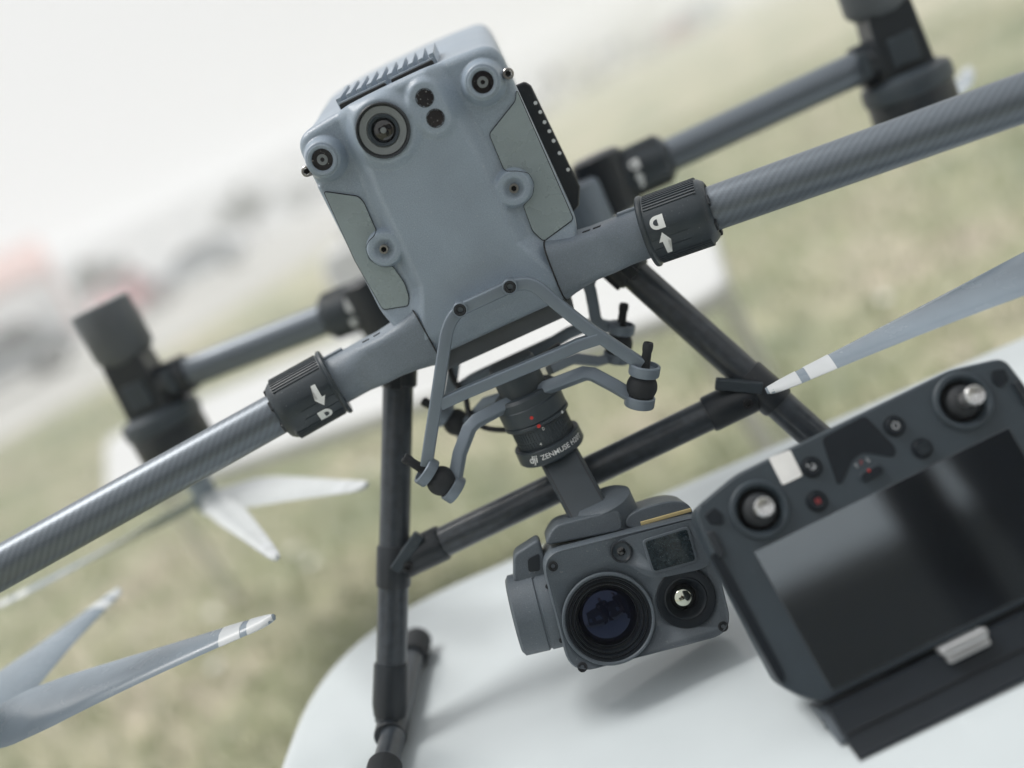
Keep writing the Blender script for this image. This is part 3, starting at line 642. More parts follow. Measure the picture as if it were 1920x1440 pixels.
# ---- motor pods and propellers
def pod(E, s, dx=.036, stub=.098, cap_mat=mat('cap_grey', (.085, .096, .106), .5)):
    """E: tube end; s = -1 left, 1 right"""
    x = E.x+s*dx; z = E.z; y = E.y
    m = MB(); m.prism(round_poly([(-.019, .040), (.019, .040), (.023, -.022), (-.023, -.022)], .004), -.019, .019, T(x, y, z))
    mount = m.build('motor_mount', M_black, drone, bevel=.003, seg=3)
    q = MB(); q.lathe([(.0185, -.012), (.0185, .020), (.0165, .023)], T(E.x, y, z) @ frame_z((s, 0, 0)), 40); q.build('clamp', M_black, mount)
    q = MB(); q.box((x-.012*1, x+.012), (y-.0225, y-.018), (z-.012, z+.014)); q.build('clamp_plate', M_gimd, mount, bevel=.002)
    q = MB(); q.box((x-s*.034-.004, x-s*.034+.004), (y-.021, y-.016), (z-.010, z+.012)); q.build('clamp_lever', M_rc, mount, bevel=.0015)
    q = MB(); q.lathe([(.020, .034), (.0265, .040), (.0285, .044), (.0285, .089), (.0270, .0915), (0, .0918)], T(x-.002*s, y, z), 48); q.build('antenna_cap', cap_mat, mount)
    q = MB(); q.lathe([(.028, -.018), (.037, -.022), (.0388, -.026), (.0388, -.036), (.037, -.038)], T(x, y, z), 56); q.build('motor_stator', M_gimd, mount)
    q = MB(); q.lathe([(.036, -.038), (.0368, -.040), (.0368, -.066), (.034, -.070), (.014, -.0725), (.012, -stub), (0, -stub-.0005)], T(x, y, z), 56); q.build('motor_bell', M_black, mount)
    return Vector((x, y, z-stub+.004))
def blade(hub, tip, twist=1, wide=.021, droop=0., name='propeller_blade', m=None):
    """a swept, twisted blade from hub to tip with two white bands at the tip"""
    bmat = m or M_blade; hub, tip = Vector(hub), Vector(tip); d = tip-hub; L = d.length; t = d.normalized(); n = t.cross(Vector((0, 0, 1))).normalized(); upv = n.cross(t)
    secs = [(0., .008, 30), (.06, .010, 30), (.14, .0155, 28), (.24, wide, 23), (.36, wide*1.02, 18), (.5, wide*.88, 14), (.64, wide*.72, 11), (.78, wide*.56, 9), (.88, wide*.44, 8), (.93, wide*.38, 8), (.965, wide*.31, 7), (.985, wide*.22, 7), (1., wide*.07, 7)]
    def prof(f):
        for (f0, w0, a0), (f1, w1, a1) in zip(secs, secs[1:]):
            if f0 <= f <= f1+1e-9: k = (f-f0)/(f1-f0); return w0+(w1-w0)*k, a0+(a1-a0)*k
        return secs[-1][1:]
    def loops(fs, grow=0.):
        ls = []
        for f in fs:
            wd, an = prof(f); an = radians(an)*twist; lp = []
            for i in range(14):
                a = 2*pi*i/14; x = wd*cos(a); h = (.0016 if f > .1 else .0016+.003*(1-f/.1))*sin(a)*(1.2 if cos(a) > 0 else .8)+.0018*(1-cos(a)**2)
                x, h = x*(1+grow*.02), h+math.copysign(grow*.00025, sin(a))
                lp.append(hub+t*(L*f)+n*(x*cos(an)-h*sin(an)+.006*sin(pi*f)*twist)+upv*(x*sin(an)+h*cos(an)-droop*f*f))
            ls.append(lp)
        return ls
    fs = sorted(set([i/40 for i in range(41)]+[.985, .993]))
    m = MB(); m.loft([list(map(tuple, l)) for l in loops(fs)]); o = m.build(name, bmat, drone, ang=60)
    for a, b2 in ((.845, .905), (.925, .995)):
        m = MB(); m.loft([list(map(tuple, l)) for l in loops([a+(b2-a)*i/5 for i in range(6)], 1)]); m.build('tip_band', M_band, o, ang=60)
    return o
def hubcap(h, m=M_black):
    q = MB(); q.lathe([(.011, .004), (.014, 0), (.014, -.010), (.010, -.013), (0, -.0135)], T(h), 32); q.build('propeller_hub', m, drone)
for E, s in ((ML, -1), (MR, 1)):
    h = pod(E, s); hubcap(h)
    if s < 0:
        blade(h, DF.at(517, 1158, .142, 2), -1, .022); blade(h, DF.at(224, 1107, .142, 2), -1, .026)
    else:
        tp = DF.at(1438, 737, .148, 2); blade(h, tp, 1, .021); blade(h, h+(h-tp)+Vector((0, -.02, 0)), 1, .021)
for E, s in ((RL1, -1), (RR1, 1)):
    h = pod(E, s) if s < 0 else pod(E, s, .024, .078); h2 = Vector((h.x, h.y, .158 if s < 0 else h.z-.001)); 
    q = MB(); q.lathe([(.012, 0), (.012, h.z-.158+.01)], T(h2), 24); q.build('motor_shaft', M_blade, drone); hubcap(h2, M_blade)
    if s < 0:
        blade(h2, DF.at(690, 912, .152, 2), -.45, .023, m=M_blade_sky); blade(h2, DF.at(522, 1050, .152, 2), -.3, .013, m=M_blade_sky); blade(h2, DF.at(-6, 1140, .158, 2), -1, .024)
    else:
        blade(h2, h2+Vector((.09, .25, 0)), 1, .021); blade(h2, h2+Vector((.14, .225, 0)), 1, .021)

# ---- landing gear
LT = {-1: DF.at(747, 700, .058), 1: DF.at(1172, 498, .058)}
LB = {-1: DF.at(745, 1375, -.016), 1: None}
LB[-1].z = .017
LB[1] = Vector((-LB[-1].x+.006, -.016, .017)); 
r_leg = .0112
for s in (-1, 1):
    a, b2 = LT[s], LB[s]; d = b2-a
    m = MB(); m.lathe([(r_leg, 0), (r_leg, d.length)], None, 40); leg = m.build('landing_leg', M_leg, drone, M=T(a) @ frame_z(d, (0, -1, 0)))
    m = MB(); m.lathe([(.0128, -.022), (.0138, -.020), (.0138, .008), (.0128, .010)], None, 40); m.box((.012, .0165), (-.004, .004), (-.018, .012)); m.box((-.004, .004), (.012, .0165), (-.016, .008)); m.build('leg_socket', M_black, leg, bevel=.0006)
    m = MB(); m.lathe([(.0122, d.length-.042), (.0128, d.length-.040), (.0132, d.length-.012), (.0120, d.length-.004)], None, 40); m.build('leg_sleeve', M_black, leg)
    f = (s*d.x)/abs(d.z)
    # skid with rubber feet
    k0, k1 = Vector((b2.x, -.088, .0125)), Vector((b2.x*.965, .100, .0125))
    m = MB(); m.tube(k0, k1, .0092, 28); sk = m.build('skid', M_leg, drone)
    for q0, q1 in ((k0, k0.lerp(k1, .13)), (k1, k1.lerp(k0, .15))):
        m = MB(); dd = (q1-q0); m.lathe([(.006, -.002), (.0105, 0), (.0122, .002), (.0122, dd.length), (.0105, dd.length+.001)], T(q0) @ frame_z(dd), 28); m.build('rubber_foot', M_rub, sk)
    m = MB(); m.tube((b2.x, b2.y-.015, .0127), (b2.x, b2.y+.015, .0127), .0118, 28); m.build('skid_clamp', M_black, sk, bevel=.001)
XL, XR = DF.at(752, 1044, .028), DF.at(1452, 712, .028)
def on_leg(s, z): a, b2 = LT[s], LB[s]; return a+(b2-a)*((z-a.z)/(b2.z-a.z))
pl, prr = on_leg(-1, XL.z), on_leg(1, XR.z)
d = prr-pl; m = MB(); m.lathe([(r_leg, 0), (r_leg, d.length)], None, 40); xb = m.build('crossbar', M_leg, drone, M=T(pl) @ frame_z(d, (0, -1, 0)))
for end, s in ((pl, -1), (prr, 1)):
    dd = -s*d.normalized(); m = MB()
    m.lathe([(.0128, .008), (.0132, .010), (.0132, .040), (.0124, .0415)], T(end) @ frame_z(dd), 40)
    ld = (LB[s]-LT[s]).normalized(); m.lathe([(.0122, -.015), (.0128, -.013), (.0128, .013), (.0122, .015)], T(end) @ frame_z(ld), 40)
    t = m.build('tee_clamp', M_black, drone, ang=40)
    up2 = -ld; m = MB(); m.box((-.0035, .0035), (-.002, .006), (-.012, .020), T(end+dd*.008-Vector((0, .0125, 0))+up2*.010) @ frame_z((dd*.75+up2*.65), (0, -1, 0))); m.build('clamp_lever', M_rc, t, bevel=.0012)
    m = MB(); m.lathe([(.0034, 0), (.0034, .003), (.002, .0032), (.002, .001), (0, .001)], T(end+dd*.014-Vector((0, .0128, 0))) @ frame_z((0, -1, 0)), 16); m.build('clamp_screw', M_gap, t)

# ---- payload bracket: two bent frames, four tilted dampers
def bracket(pts_px, y_top, y_bot, bar_px, y_bar, name, w2=.0042, scr=None):
    pts = []; n_ = len(pts_px)
    for a, b2, yy in pts_px: pts.append(DF.at(a, b2, yy))
    m = MB(); m.sweep(smooth_line(pts, 5), rrect(w2, .0038, .0014, 3), (0, 1, 0))
    o = m.build(name, M_brkt, drone, ang=45)
    if bar_px:
        m = MB(); q = [DF.at(a, b2, y_bar) for a, b2 in bar_px]
        m.sweep(q, rrect(.0040, .0036, .0012, 3), (0, 1, 0)); m.build('cross_strut', M_brkt, o, ang=45)
    return o
fb = bracket([(800, 872, -.020), (806, 830, -.020), (820, 740, -.019), (832, 660, -.017), (838, 624, -.016), (848, 598, -.015), (863, 581, -.0145), (880, 572, -.0145), (910, 558, -.0145), (940, 544, -.0145), (956, 537, -.0145), (984, 531, -.0145), (1008, 539, -.015), (1040, 566, -.016), (1095, 610, -.018), (1150, 648, -.019), (1203, 683, -.020)],
             0, 0, [(826, 757), (870, 737), (1050, 662), (1085, 646), (1122, 634)], -.019, 'front_bracket')
for px, py in ((863, 580), (956, 537)):
    q = DF.at(px, py, -.018)
    o = facing(q.x, q.z, -.0145, 'screw_boss', [(.0050, -.005), (.0050, .0055), (.0045, .0060), (.0040, .0058)], M_brkt, fb, 28)
    facing(q.x, q.z, -.0145, 'cap_screw', [(.0040, 0), (.0040, .0055), (.0033, .0062), (.0020, .0062), (.0018, .003), (0, .003)], M_rub, fb, 24)
rb = bracket([(836, 772, .056), (846, 720, .056), (852, 680, .055), (858, 640, .05), (870, 610, .05), (1085, 520, .05), (1104, 536, .05), (1112, 570, .055), (1122, 606, .056), (1160, 614, .056)],
             0, 0, [(862, 728), (885, 712), (905, 702), (1040, 640), (1065, 625), (1108, 607)], .056, 'rear_bracket')
def damper(ring, ball, tip_dir, name='damper', r=.0100, pin=True, par=None):
    """ring centre, ball centre; axis from ball to ring"""
    ax = (ring-ball).normalized(); m = MB(); Fz = frame_z(ax, (0, -1, 0)); rd = r
    m.lathe([(.0072, -.0036), (.0098, -.0036), (.0102, -.0028), (.0102, .0030), (.0096, .0036), (.0084, .0036), (.0080, .0008), (.0030, .0002)], T(ring) @ Fz, 40)
    o = m.build(name, M_brkt, drone)
    m = MB(); m.lathe([(rd*sin(a)*1.02, -rd*cos(a)) for a in [pi*(i+.6)/15.2 for i in range(15)]], T(ball) @ Fz, 36); m.build('damper_ball', M_rub, o)
    if pin:
        m = MB(); m.lathe([(.0034, -.002), (.0030, .012), (.0034, .0135), (.0036, .0165), (.0030, .0185), (.0016, .0188), (.0014, .016), (0, .016)], T(ring) @ Fz, 20); m.build('damper_pin', M_rub, o)
    lo = ball-ax*.0100
    m = MB(); m.lathe([(.0060, -.0036), (.0096, -.0036), (.0100, -.003), (.0100, .003), (.0094, .0036), (.0082, .0036), (.0080, .001), (.004, .0006)], T(lo) @ Fz, 40); m.build('lower_ring', M_brkt, o)
    m = MB(); 
    for i in range(22):
        a = 2*pi*i/22; m.box((.0078, .0086), (-.0005, .0005), (.002, .006), T(lo) @ Fz @ Matrix.Rotation(a, 4, 'Z'))
    m.build('ring_teeth', M_rub, o)
    return lo
lo = {}
for key, rg, bl, yy in (('fr', (1208, 690), (1204, 726), -.020), ('fl', (803, 884), (823, 901), -.020), ('rr', (1163, 618), (1161, 640), .056), ('rl', (836, 774), (849, 792), .056)):
    ring, ball = DF.at(*rg, yy), DF.at(*bl, yy); s = 1 if key[1] == 'r' else -1
    ax = Vector((s*.50, -.06, .86)).normalized(); mid = ring.lerp(ball, .5)
    lo[key] = damper(mid+ax*.0055, mid-ax*.0062, ax)
# damping plate: hub and four cranked arms
HUB = DF.at(988, 745, .010)
m = MB(); m.lathe([(.0165, .006), (.0165, .026), (.0155, .028), (0, .028)], T(HUB), 48); m.lathe([(.0225, -.003), (.0235, -.002), (.0235, .004), (.0215, .006), (.0165, .006)], T(HUB), 48); plate = m.build('damping_hub', M_gimd, drone)
def crank(px, key, yy):
    pts = [DF.at(a, b2, y3) for a, b2, y3 in px]+[lo[key]]
    m = MB(); m.sweep(pts, rrect(.0042, .0034, .0010, 3), (0, -.75, .66) if key[0] == 'f' else (0, .3, 1)); m.build('damping_arm', M_brkt, plate, ang=45)
crank([(990, 752, .004), (1008, 742, .0), (1024, 727, -.004), (1096, 700, -.012), (1112, 702, -.014), (1150, 722, -.018)], 'fr', 0)
crank([(985, 748, .004), (968, 752, .0), (944, 762, -.004), (892, 790, -.010), (880, 803, -.012), (862, 850, -.016)], 'fl', 0)
crank([(1030, 694, .03), (1052, 684, .036), (1078, 673, .044), (1120, 678, .052)], 'rr', 0)
crank([(950, 742, .03), (914, 752, .036), (896, 772, .044), (880, 790, .05)], 'rl', 0)
# cables between bracket and belly
m = MB(); m.sweep(smooth_line([DF.at(842, 690, .05), DF.at(852, 715, .05), DF.at(872, 742, .045), DF.at(880, 775, .04), DF.at(905, 800, .035), DF.at(948, 806, .03), DF.at(985, 798, .03)], 8), circ(.0021, 8), (0, 1, 0)); m.build('cable', M_rub, drone)
m = MB(); m.sweep([DF.at(935, 705, .03), DF.at(1000, 672, .03), DF.at(1048, 646, .03)], rrect(.0022, .0008, .0004, 2), (0, 0, 1)); m.build('ribbon_cable', M_rub, drone)
for a, b2 in (((905, 716), (925, 706)), ((1010, 672), (1050, 646))):
    m = MB(); p, q = DF.at(*a, .026), DF.at(*b2, .026); m.sweep([p, q], rrect(.003, .0018, .0006, 2), (0, 0, 1)); m.build('cable_clip', M_black, drone)
# ================================================================== the gimbal camera hanging from the bracket
dl = radians(14.4-25.3); GX = R_*cos(dl)+U_*sin(dl); GZ = -R_*sin(dl)+U_*cos(dl)
GDEP = .634
GF = Frame(Vector((0, 0, CAMZ))+ray(1195, 1112)*GDEP, GX, F_, GZ)
gim = empty('gimbal_camera', GF.W, 'grey gimbal camera with one large and one small round lens hanging below the drone', 'camera')
def g2(px, py, c=0.): q = GF.at(px, py, c); return (q.x, q.z)
def gp(px, py, c=0.): return GF.at(px, py, c)
Di = (GF.W.inverted() @ DF.W)
gup = (Di.to_3x3() @ Vector((0, 0, 1))).normalized()           # the drone's up, in gimbal axes
# ---- quick-release mount (its axis is the drone's vertical)
c1 = Di @ DF.at(1003, 775, .009); Mq = T(c1) @ frame_z(gup, (0, -1, 0))
def qr(name, prof, m, par=gim, n=64): b = MB(); b.lathe(prof, Mq, n, cap=False); return b.build(name, m, par, ang=35)
mount = qr('mount_adapter', [(.0215, -.0004), (.0232, 0), (.0234, .0105), (.0224, .0115), (.016, .0125)], M_gimd)
ringo = qr('lock_ring', [(.0200, -.0200), (.0200, -.0045), (.0226, -.0040), (.0236, -.0032), (.0236, -.0012), (.0228, -.0006), (.0210, -.0004)], M_gimd)
for k in range(56):
    a = 2*pi*k/56; b = MB() if k == 0 else b
    b.box((.0198, .0206), (-.00045, .00045), (-.0125, -.0058), Mq @ Matrix.Rotation(a, 4, 'Z') @ T(0, 0, 0))
    b.box((.0198, .0206), (-.00045, .00045), (-.0180, -.0135), Mq @ Matrix.Rotation(a+.03, 4, 'Z'))
b.build('ring_knurl', M_gimd, ringo)
capo = qr('mount_cap', [(.0204, -.0205), (.0206, -.0190), (.0232, -.0186), (.0240, -.0192), (.0243, -.0285), (.0233, -.0298), (0, -.0300)], M_gimd)
def wrap(pts2d, r, h0, a0, off=.0002):
    """x (m, rightwards) and y (m, up) on the front of the mount's cylinder; angle 0 faces the viewer"""
    out = []
    for x, y in pts2d:
        a = a0+x/r; rr = r+off; out.append(Mq @ Vector((rr*cos(a), rr*sin(a), h0+y)))
    return out
test = Mq.to_3x3() @ Vector((0, 1, 0)); sgx = 1 if test.x > 0 else -1      # which way round is rightwards
def text_on(txt, size, r, h0, x_c, m, parent, name, shear=0., off=.0002, bold=0., space=1.):
    cu = bpy.data.curves.new(name, 'FONT'); cu.body = txt; cu.size = size; cu.shear = shear; cu.align_x = 'CENTER'; cu.align_y = 'CENTER'; cu.offset = bold; cu.space_character = space; cu.resolution_u = 4
    to = bpy.data.objects.new('tmp', cu); COL.objects.link(to); dg = bpy.context.evaluated_depsgraph_get(); me = bpy.data.meshes.new_from_object(to.evaluated_get(dg))
    bpy.data.objects.remove(to); bm = bmesh.new(); bm.from_mesh(me); bmesh.ops.triangulate(bm, faces=bm.faces[:])
    for v in bm.verts:
        a = sgx*(x_c+v.co.x)/r; v.co = Mq @ Vector(((r+off)*cos(a), (r+off)*sin(a), h0+v.co.y))
    bm.to_mesh(me); bm.free(); me.materials.clear(); me.materials.append(m)
    o = bpy.data.objects.new(name, me); COL.objects.link(o); o.parent = parent; return o
text_on('ZENMUSE H20T', .0050, .0243, -.0238, .0080, M_white, capo, 'lettering', bold=.00006)
text_on('dji', .0076, .0243, -.0236, -.0160, M_white, capo, 'maker_mark', shear=.25, bold=.00012, space=.95)
def dot(x, h, r, rr, m, par, name):
    pts = [(x+r*cos(2*pi*i/14), r*sin(2*pi*i/14)) for i in range(14)]
    b = MB(); b.add([tuple(q) for q in wrap([(sgx*a, c) for a, c in pts], rr, h, 0, .0003)], [tuple(range(14))]); return b.build(name, m, par)
dot(-.0035, .0050, .0012, .0234, M_red, mount, 'red_dot'); dot(-.0015, -.0022, .0013, .0236, M_red, ringo, 'red_dot'); dot(.0185, -.0024, .0011, .0236, M_white, ringo, 'white_dot')
text_on('0', .0034, .0207, -.0062, .0005, M_white, ringo, 'lock_print'); text_on('4', .0030, .0207, -.0155, -.0055, M_white, ringo, 'scale_print')
# ---- gimbal arm: black tilted strut behind the housing
a0 = c1+gup*-.028; a0 = a0+Vector((.002, .0, 0)); e0 = gp(1118, 985, .030)
st = (e0-a0).normalized()
b = MB(); b.sweep([a0, a0.lerp(e0, .5), e0, e0+st*.02], rrect(.0140, .0095, .004, 4), (0, -1, 0)); garm = b.build('gimbal_arm', M_gimd, gim, ang=45)
b = MB(); nn = Vector((0, -1, 0)); b.sweep([a0.lerp(e0, .02)+nn*.0098, e0+nn*.0098+st*.004], rrect(.0122, .0006, .0003, 2), (0, -1, 0)); b.build('arm_cover', M_black, garm)
# ---- housing
HZ = [g2(1021, 1022), g2(1290, 953), (0, 0), g2(1372, 1180), g2(1068, 1262)]
TLc, TRc, BRc, BLc = Vector(g2(1011, 1040)), Vector(g2(1322, 962)), Vector(g2(1379, 1188)), Vector(g2(1070, 1268))
outl = round_poly([tuple(TLc), tuple(TRc), tuple(BRc), tuple(BLc)], [.014, .012, .016, .016], 8)
b = MB(); cx, cz = (TLc.x+BRc.x)/2, (TLc.y+BRc.y)/2
def sc_loop(s, y): return [(cx+(x-cx)*s, y, cz+(z-cz)*s) for x, z in outl]
b.loft([sc_loop(.955, .0008), sc_loop(.975, .0), sc_loop(.99, .0012), sc_loop(1., .004), sc_loop(1., .050), sc_loop(.97, .056), sc_loop(.6, .058)]); hous = b.build('camera_housing', M_gim, gim, ang=40)
def gcut(px, py, r, dep): q = gp(px, py, 0); b = MB(); b.lathe([(r, -.01), (r, dep)], T(q.x, 0, q.z) @ frame_z((0, 1, 0)), 56); return b
cut(hous, [gcut(1141, 1160, .0284, .016), gcut(1286, 1122, .0176, .010)])
def gface(px, py, y, name, prof, m, par=hous, n=56):
    q = gp(px, py, 0); b = MB(); b.lathe(prof, T(q.x, y, q.z) @ frame_z((0, -1, 0)), n, cap=False); return b.build(name, m, par)
# top cover steps and yoke behind
b = MB(); b.loft([[(x, y, z) for x, z in round_poly([g2(1020, 1030), g2(1040, 990), g2(1165, 958), g2(1175, 1000)], .006)] for y in (.012, .052)]); b.build('top_cover', M_gim, hous, bevel=.002, seg=3)
b = MB(); b.loft([[(x, y, z) for x, z in round_poly([g2(1176, 1000), g2(1180, 968), g2(1262, 942), g2(1302, 948), g2(1312, 985)], .012)] for y in (.014, .050)]); tb = b.build('motor_cover', M_gim, hous, bevel=.003, seg=3)
p, q = gp(1201, 980, .0138), gp(1306, 950, .0138); b = MB(); b.sweep([p+Vector((0, -.0004, -.0006)), q+Vector((-.004, -.0004, -.001))], rrect(.0013, .0006, .0004, 3), (0, -1, 0)); b.build('gold_trim', mat('gold_trim', (.62, .50, .25), .4, metal=.3), hous)
b = MB(); b.lathe([(.017, -.010), (.020, -.008), (.020, .012), (.017, .014)], T(gp(1142, 968, .034)) @ frame_z(gup, (0, -1, 0)), 48); b.build('roll_motor', M_gim, gim)
# left yoke: bracket and round motor
yz = round_poly([g2(962, 1050), g2(1012, 1018), g2(1030, 1080), g2(1030, 1100), g2(962, 1104)], .004)
b = MB(); b.prism(yz, .018, .044); yk = b.build('yoke', M_gim, gim, bevel=.003, seg=3)
b = MB(); b.prism(round_poly([g2(990, 1058), g2(1013, 1046), g2(1014, 1080), g2(992, 1082)], .002), .0172, .02); b.build('yoke_window', M_black, yk)
mc = gp(1010, 1143, .030); b = MB(); b.lathe([(.0, -.0170), (.024, -.0170), (.0268, -.0150), (.0272, .001), (.0262, .0018), (.0262, .0026), (.0272, .0034), (.0272, .014), (.025, .016)], T(mc) @ frame_z((1, 0, 0)) @ Matrix.Scale(1, 4), 64); tm = b.build('tilt_motor', M_gim, gim)
for dz in (.018, -.018):
    b = MB(); b.lathe([(.0016, 0), (.0016, .001), (.0008, .0012), (0, .0006)], T(mc+Vector((.010, -.0212, dz))) @ frame_z((0, -1, 0)), 14); b.build('screw', M_rub, tm)
# main zoom lens: stepped barrel
zl = gface(1141, 1160, .0, 'zoom_lens', [(.0298, -.003), (.0298, .0008), (.0292, .0016), (.0282, .0015), (.0276, .0008), (.0272, -.002)], M_gim)
def zring(name, prof, m): return gface(1141, 1160, .0, name, prof, m, zl, 72)
zring('barrel_ring', [(.0277, -.002), (.0277, .0004), (.0262, .0002), (.0258, -.001), (.0250, -.001), (.0246, .0000), (.0238, .0000), (.0232, -.0028), (.0226, -.0028), (.0222, -.0016), (.0214, -.0018), (.0206, -.0050), (.0198, -.0052), (.0192, -.0040), (.0192, -.0044), (.0190, -.0070), (.0188, -.0072)], M_rc2)
M_coat = mat('coated_lens_glass', (.002, .003, .009), .03, spec=.38, rvar=.01, coat=.1); M_coat.node_tree.nodes['Principled BSDF'].inputs['Specular Tint'].default_value = (.35, .5, 1, 1)
zring('lens_glass', [(.0196, -.0092), (.0160, -.0072), (.0115, -.0056), (.006, -.0046), (0, -.0043)], M_coat)
# small wide camera on its teardrop plate, range-finder window
plate_o = round_poly([g2(1145, 1022), g2(1170, 1008), g2(1305, 972), g2(1322, 1000), g2(1333, 1052), g2(1318, 1066), g2(1232, 1084), g2(1206, 1078), g2(1180, 1058), g2(1148, 1050)], .006, 5)
b = MB(); b.prism(plate_o, -.0014, .002); pl_ = b.build('sensor_plate', M_gim, hous)
cut(pl_, [gcut(1165, 1034, .0064, .0012)])
wc = gface(1165, 1034, -.0012, 'wide_camera', [(.0070, -.001), (.0070, .0008), (.0063, .0010), (.0059, .0002), (.0054, -.0002)], M_black)
gface(1165, 1034, -.0012, 'lens_cone', [(.0058, -.001), (.0054, -.0002), (.0032, -.0014), (.0030, -.0022)], M_rc, wc); gface(1165, 1034, -.0012, 'lens_glass', [(.0031, -.0022), (.0015, -.0012), (0, -.001)], M_glass, wc)
wpoly = [g2(1202, 1012), g2(1290, 985), g2(1308, 1052), g2(1222, 1075)]
b = MB(); b.prism(round_poly(wpoly, .0032, 5), -.0028, .001); fr = b.build('window_frame', M_gim, hous, bevel=.0006)
ccx = sum(p[0] for p in wpoly)/4; ccz = sum(p[1] for p in wpoly)/4
b = MB(); b.prism(round_poly([(ccx+(x-ccx)*.90, ccz+(z-ccz)*.88) for x, z in wpoly], .0022, 5), -.0031, .001)
def dusty():
    m = mat('dusty_window_glass', (.004, .010, .015), .10, spec=.6, rvar=.04); t = m.node_tree; N = t.nodes; Lk = t.links; bs = N['Principled BSDF']
    tc = N.new('ShaderNodeTexCoord'); n1 = N.new('ShaderNodeTexNoise'); n1.inputs['Scale'].default_value = 190; n1.inputs['Detail'].default_value = 9; n1.inputs['Distortion'].default_value = 1.6; n1.inputs['Roughness'].default_value = .75
    n2 = N.new('ShaderNodeTexNoise'); n2.inputs['Scale'].default_value = 1500; Lk.new(tc.outputs['Object'], n1.inputs['Vector']); Lk.new(tc.outputs['Object'], n2.inputs['Vector'])
    a = mnode(N, Lk, 'MULTIPLY', mnode(N, Lk, 'POWER', n1.outputs['Fac'], 6.), 1.6); b2 = mnode(N, Lk, 'MULTIPLY', mnode(N, Lk, 'GREATER_THAN', n2.outputs['Fac'], .70), .35); f = mnode(N, Lk, 'ADD', a, b2)
    mm = N.new('ShaderNodeMix'); mm.data_type = 'RGBA'; Lk.new(f, mm.inputs[0]); mm.inputs[6].default_value = (.004, .011, .016, 1); mm.inputs[7].default_value = (.36, .46, .50, 1); Lk.new(mm.outputs[2], bs.inputs['Base Color'])
    return m
b.build('rangefinder_window', dusty(), hous, bevel=.0003)
# thermal lens
th = gface(1286, 1122, .0, 'thermal_lens', [(.0190, -.002), (.0190, .0010), (.0186, .0014), (.0162, .0012), (.0138, .0004), (.0130, .0010), (.0124, .0006), (.0112, -.0020), (.0085, -.0045)], M_rc2)
M_ger = mat('germanium_lens', (.50, .52, .44), .06, metal=1., rvar=.02, var=.05)
gface(1281, 1121, .0, 'thermal_glass', [(.0090, -.0050), (.0070, -.0030), (.0048, -.0014), (.0025, -.0006), (0, -.0003)], M_glass, th)
gface(1281, 1121, .0, 'thermal_core', [(.0066, -.0016), (.0060, .0002), (.0046, .0014), (.0028, .0022), (.0012, .0026), (0, .0027)], M_ger, th)
for px, py in ((1037, 1062), (1092, 1251), (1356, 1175), (1322, 1032), (1305, 985)):
    o = gface(px, py, .0, 'screw', [(.0032, -.001), (.0032, .0004), (.0026, .0006), (.0024, -.0004), (.0013, -.0004), (.0012, -.001), (0, -.001)], M_rub, hous, 20)

# ================================================================== remote controller leaning on the table
ln = radians(27); KZ0, KY = Vector((0, sin(ln), cos(ln))), Vector((0, cos(ln), -sin(ln))); e_ = radians(.8)
KX = Vector((1, 0, 0))*cos(e_)+KZ0*sin(e_); KZ = KZ0*cos(e_)-Vector((1, 0, 0))*sin(e_)
KF = Frame(Vector((0, 0, CAMZ))+ray(1617, 848)*.565, KX, KY, KZ)
rc = empty('remote_controller', KF.W, 'black remote controller with dark screen and two thumb sticks leaning in front of the drone', 'controller')
def k2(px, py, c=0.): q = KF.at(px, py, c); return Vector((q.x, q.z))
jl, jr = k2(1424, 955), k2(1806, 752); xc = (jl.x+jr.x)/2
Lp = [k2(*q) for q in ((1763, 688), (1853, 671), (1872, 680))]
half = [k2(1300, 955), k2(1322, 1012), k2(1465, 1287), k2(1502, 1309), k2(1545, 1319)]
top = [k2(1530, 805), k2(1378, 890)]
mir = lambda v: Vector((2*xc-v.x, v.y))
outl = [top[1], half[0], half[1], half[2], half[3], half[4]]
outl = [tuple(v) for v in outl]+[tuple(mir(Vector(v))) for v in reversed(outl)]
b = MB(); b.prism(round_poly(outl, [.006, .006, .012, .004, .006, .004]*2, 5), 0, .034); rcb = b.build('case', M_rc, rc, bevel=0, seg=4)
def kcut(v, r, dep): b = MB(); b.lathe([(r, -.01), (r, dep)], T(v[0], 0, v[1]) @ frame_z((0, 1, 0)), 40); return b
cut(rcb, [kcut(v, .0150, .010) for v in (jl, jr)])
bv = rcb.modifiers.new('bevel', 'BEVEL'); bv.width = .003; bv.segments = 4; bv.limit_method = 'ANGLE'; bv.angle_limit = radians(40); bv.harden_normals = True
def kbox(poly, lo_, hi_, name, m, par=rcb, bev=.0006, r=.0015): b = MB(); b.prism(round_poly([tuple(v) for v in poly], r, 4), lo_, hi_); return b.build(name, m, par, bevel=bev)
def kface(v, y, name, prof, m, par=rcb, n=40): b = MB(); b.lathe(prof, T(v[0], y, v[1]) @ frame_z((0, -1, 0)), n, cap=False); return b.build(name, m, par)
# grips and seam, lower case
g = [k2(1330, 1040), k2(1347, 1035), k2(1470, 1262), k2(1472, 1280), k2(1460, 1280)]
kbox(g, -.0012, .004, 'side_grip', M_rc2, bev=.0008, r=.003); kbox([mir(v) for v in g], -.0012, .004, 'side_grip', M_rc2, bev=.0008, r=.003)
b = MB(); s0 = k2(1343, 1020); b.box((s0.x-.0022, s0.x+.0022), (-.0032, .002), (s0.y-.008, s0.y+.008)); b.build('strap_loop', M_black, rcb, bevel=.001)
b = MB(); s0 = mir(s0); b.box((s0.x-.0022, s0.x+.0022), (-.0032, .002), (s0.y-.008, s0.y+.008)); b.build('strap_loop', M_black, rcb, bevel=.001)
